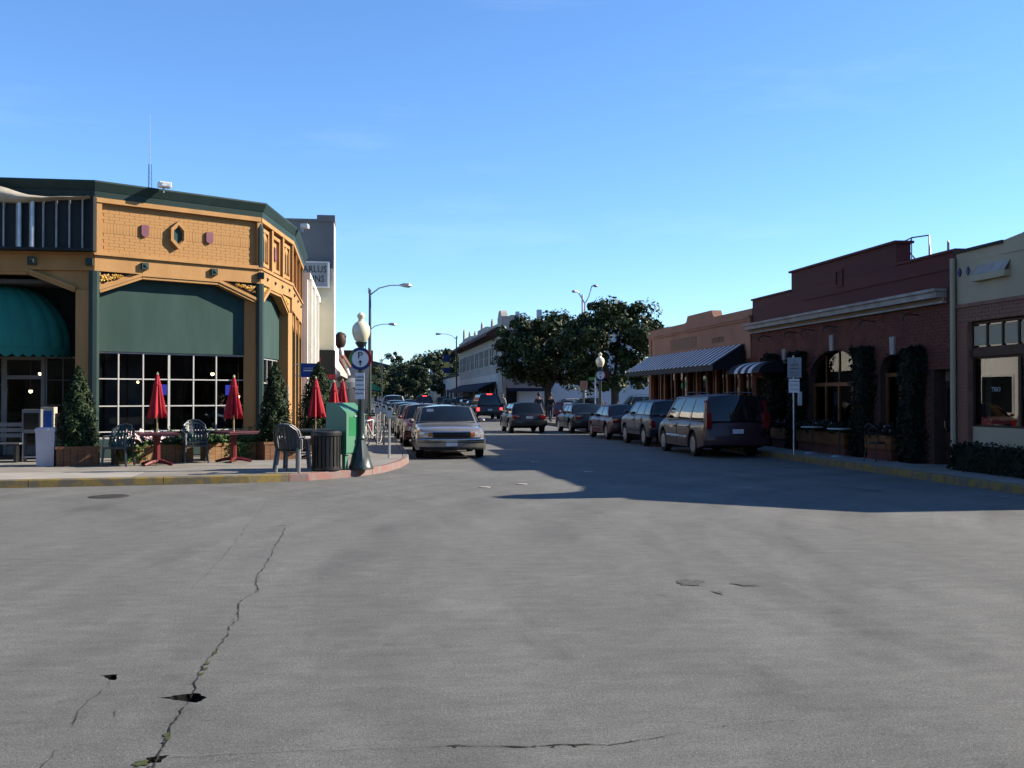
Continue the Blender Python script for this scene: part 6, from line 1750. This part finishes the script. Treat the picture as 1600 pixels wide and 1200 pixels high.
    tl_ = M['lens_red_lit' if brake else 'lens_red']
    for sg in (-1, 1):
        if kind in ('van','suv','wagon'):
            z0, z1 = (.95, 1.45) if van else (.78, 1.08); yb_ = -hl+.02
            MB().box(min(sg*(hw0-.2),sg*(hw0-.045)), max(sg*(hw0-.2),sg*(hw0-.045)), -hl-.012, -hl+.2, z0-.12, z1-.2).build('tail_light', tl_, root)
            if van: MB().prism([(-hl+.06,z1-.2),(-hl+.12,z1+.15),(-hl+.3,z1+.15),(-hl+.25,z1-.2)], min(sg*(hw0-.12),sg*(hw0-.085)), max(sg*(hw0-.12),sg*(hw0-.085)), 'x').build('tail_light_upper', tl_, root)
        else:
            bar(.68, tail-.09, min(sg*(hw0*.55),sg*(hw0-.08)), max(sg*(hw0*.55),sg*(hw0-.08)), .006, .12, 'r', 6).build('tail_light', tl_, root, True)
    if brake: MB().box(-.2,.2,yrt-.05,yrt+.02,zr-.09,zr-.04).build('high_brake_light', tl_, root)
    MB().box(-.155,.155,-hl-.03 if kind in ('suv','van','wagon','hatch') else -hl-.02,-hl-.002,.68,.8).build('rear_plate', M['plate'], root)
    if wag:
        MB().tube([(0,hl-.16,nose+.0),(0,hl-.17,nose+.05)], .012, 5).build('hood_ornament', M['chrome'], root)
        MB().grid([[(c*(hB-.1), wind(c, .0)[1]-.06+.02, belt+.012+.0*t) if t == 0 else (c*(hB-.12), wind(c,.0)[1]+.012-.02, belt+.075) for c in C] for t in (0,1)]).build('dash_edge', M['dash'], root)
        MB().pane(.38,.58,wind(.5,.75)[1]+.03,wind(.5,.75)[2]-.03,wind(.5,.75)[2]+.05).build('windscreen_sticker', M['sign_white'], root)
    return root
def place(root, x, y, rz=0, s=1):
    root.location = (x, y, 0.002); root.rotation_euler = (0, 0, rz); root.scale = (s, s, s)
    return root
P_ = {}
for nm, c in dict(tan=(.33,.29,.245),maroon=(.13,.015,.025),greygreen=(.10,.11,.09),navy=(.015,.03,.09),blue=(.03,.07,.16),white=(.72,.72,.7),teal=(.02,.06,.08),black=(.006,.007,.009),silver=(.4,.41,.42),darkgreen=(.012,.03,.025),darkred=(.07,.006,.012),plum=(.05,.012,.02),bronze=(.12,.08,.05),slate=(.05,.06,.08)).items(): P_[nm] = paint('paint_'+nm, c)
LK = 'cars parked along the left kerb'; RK = 'cars parked along the right kerb'
place(car('tan station wagon with chrome grille, nearest of the left parked row', P_['tan'], 5.5, 1.95, 1.46, 'wagon', cat='station wagon', rim='chrome', group=LK), 2.5, 30.6, PI-.02)
place(car('maroon sedan parked right behind the tan wagon', P_['maroon'], 4.8, 1.8, 1.46, group=LK), 2.32, 37.2, PI)
place(car('grey green sedan third in the left parked row', P_['greygreen'], 4.6, 1.75, 1.42, group=LK), 2.28, 43.4, PI)
place(car('teal sedan fourth in the left parked row', P_['teal'], 4.7, 1.78, 1.44, group=LK), 2.3, 49.6, PI)
place(car('blue sedan parked before the white pickup', P_['blue'], 4.6, 1.75, 1.42, group=LK), 2.25, 55.6, PI)
place(car('white pickup truck standing taller in the left parked row', P_['white'], 5.2, 1.9, 1.82, 'pickup', 'parked_pickup', 'pickup truck', group=LK, r_w=.36), 2.25, 72.5, PI)
place(car('navy wagon parked between the blue sedan and the white pickup', P_['navy'], 4.7, 1.78, 1.5, 'wagon', group=LK), 2.1, 62.2, PI)
sdn = place(car('silver sedan parked behind the white pickup', P_['silver'], 4.6, 1.75, 1.42, group=LK), 2.2, 80, PI)
dks = place(car('dark slate sedan second behind the white pickup', P_['slate'], 4.6, 1.75, 1.45, group=LK), 2.15, 87, PI)
copy_to(sdn, (2.2,94.5,.002), PI, 'silver sedan third behind the white pickup'); copy_to(dks, (2.2,101.5,.002), PI, 'dark sedan fourth behind the white pickup'); copy_to(sdn, (2.3,108.5,.002), PI, 'pale sedan last in the left parked row')
# right kerb
place(car('dark maroon minivan nearest on the right kerb', P_['plum'], 4.95, 1.9, 1.78, 'van', 'parked_van', 'minivan', RK, r_w=.34), 10.32, 29.6, 0)
place(car('dark blue small SUV parked ahead of the maroon van', P_['slate'], 4.3, 1.72, 1.6, 'suv', 'parked_car', 'suv', RK, r_w=.34), 10.48, 35.6, 0)
place(car('dark red sedan between the dark blue SUV and black sedan', P_['darkred'], 4.6, 1.75, 1.4, group=RK), 10.5, 41.1, 0)
place(car('black sedan frontmost of the right parked row', P_['black'], 4.7, 1.78, 1.4, group=RK), 10.5, 48.2, 0)
# traffic
place(car('black hatchback driving away in mid street', P_['black'], 4.1, 1.74, 1.45, 'hatch', 'hatchback', 'hatchback', None), 7.75, 49.0, 0)
place(car('black SUV with lit brake lights in the street', P_['black'], 5.0, 1.95, 1.95, 'suv', 'sport_utility', 'suv', None, brake=True, r_w=.38), 9.35, 77.6, .03)
place(car('blue car coming towards the camera far down the street', P_['navy'], 4.6, 1.76, 1.45, 'sedan', 'oncoming_car', 'car', None), 4.7, 102, PI)
place(car('far dark SUV with brake lights beside the oncoming blue car', P_['plum'], 4.8, 1.9, 1.85, 'suv', 'sport_utility', 'suv', None, brake=True, r_w=.36), 6.5, 108, 0)
# far right kerb row
FR = 'cars parked beyond the side street'
a = place(car('black sedan parked beyond the brake lit SUV', P_['black'], 4.6, 1.76, 1.43, group=FR), 10.2, 92, 0)
b = place(car('silver wagon second beyond the brake lit SUV', P_['silver'], 4.6, 1.76, 1.5, 'wagon', group=FR), 10.2, 99, 0)
c = place(car('dark green SUV third beyond the brake lit SUV', P_['darkgreen'], 4.6, 1.8, 1.7, 'suv', cat='suv', group=FR), 10.2, 106, 0)
copy_to(a, (10.2,113.5,.002), 0, 'black sedan fourth beyond the brake lit SUV'); copy_to(b, (10.2,121,.002), 0, 'silver wagon fifth beyond the brake lit SUV'); copy_to(c, (10.2,129,.002), 0, 'dark SUV last in the far right row')
# behind the trees
LT = 'cars in the lot below the magnolias'
place(car('dark green SUV side on below the right magnolia', P_['darkgreen'], 4.7, 1.85, 1.8, 'suv', cat='suv', group=LT, r_w=.36), 21.0, 76.8, R(90))
place(car('dark maroon van under the left limbs of the right magnolia', P_['plum'], 4.4, 1.75, 1.65, 'suv', cat='suv', group=LT), 18.4, 80.5, R(180))
place(car('dark teal wagon left of the far globe lamp post', P_['teal'], 4.6, 1.76, 1.45, 'wagon', group=LT), 16.4, 81, R(160))
copy_to(sdn, (18.0,88,.16), R(90), 'pale car glimpsed behind the far globe lamp post')
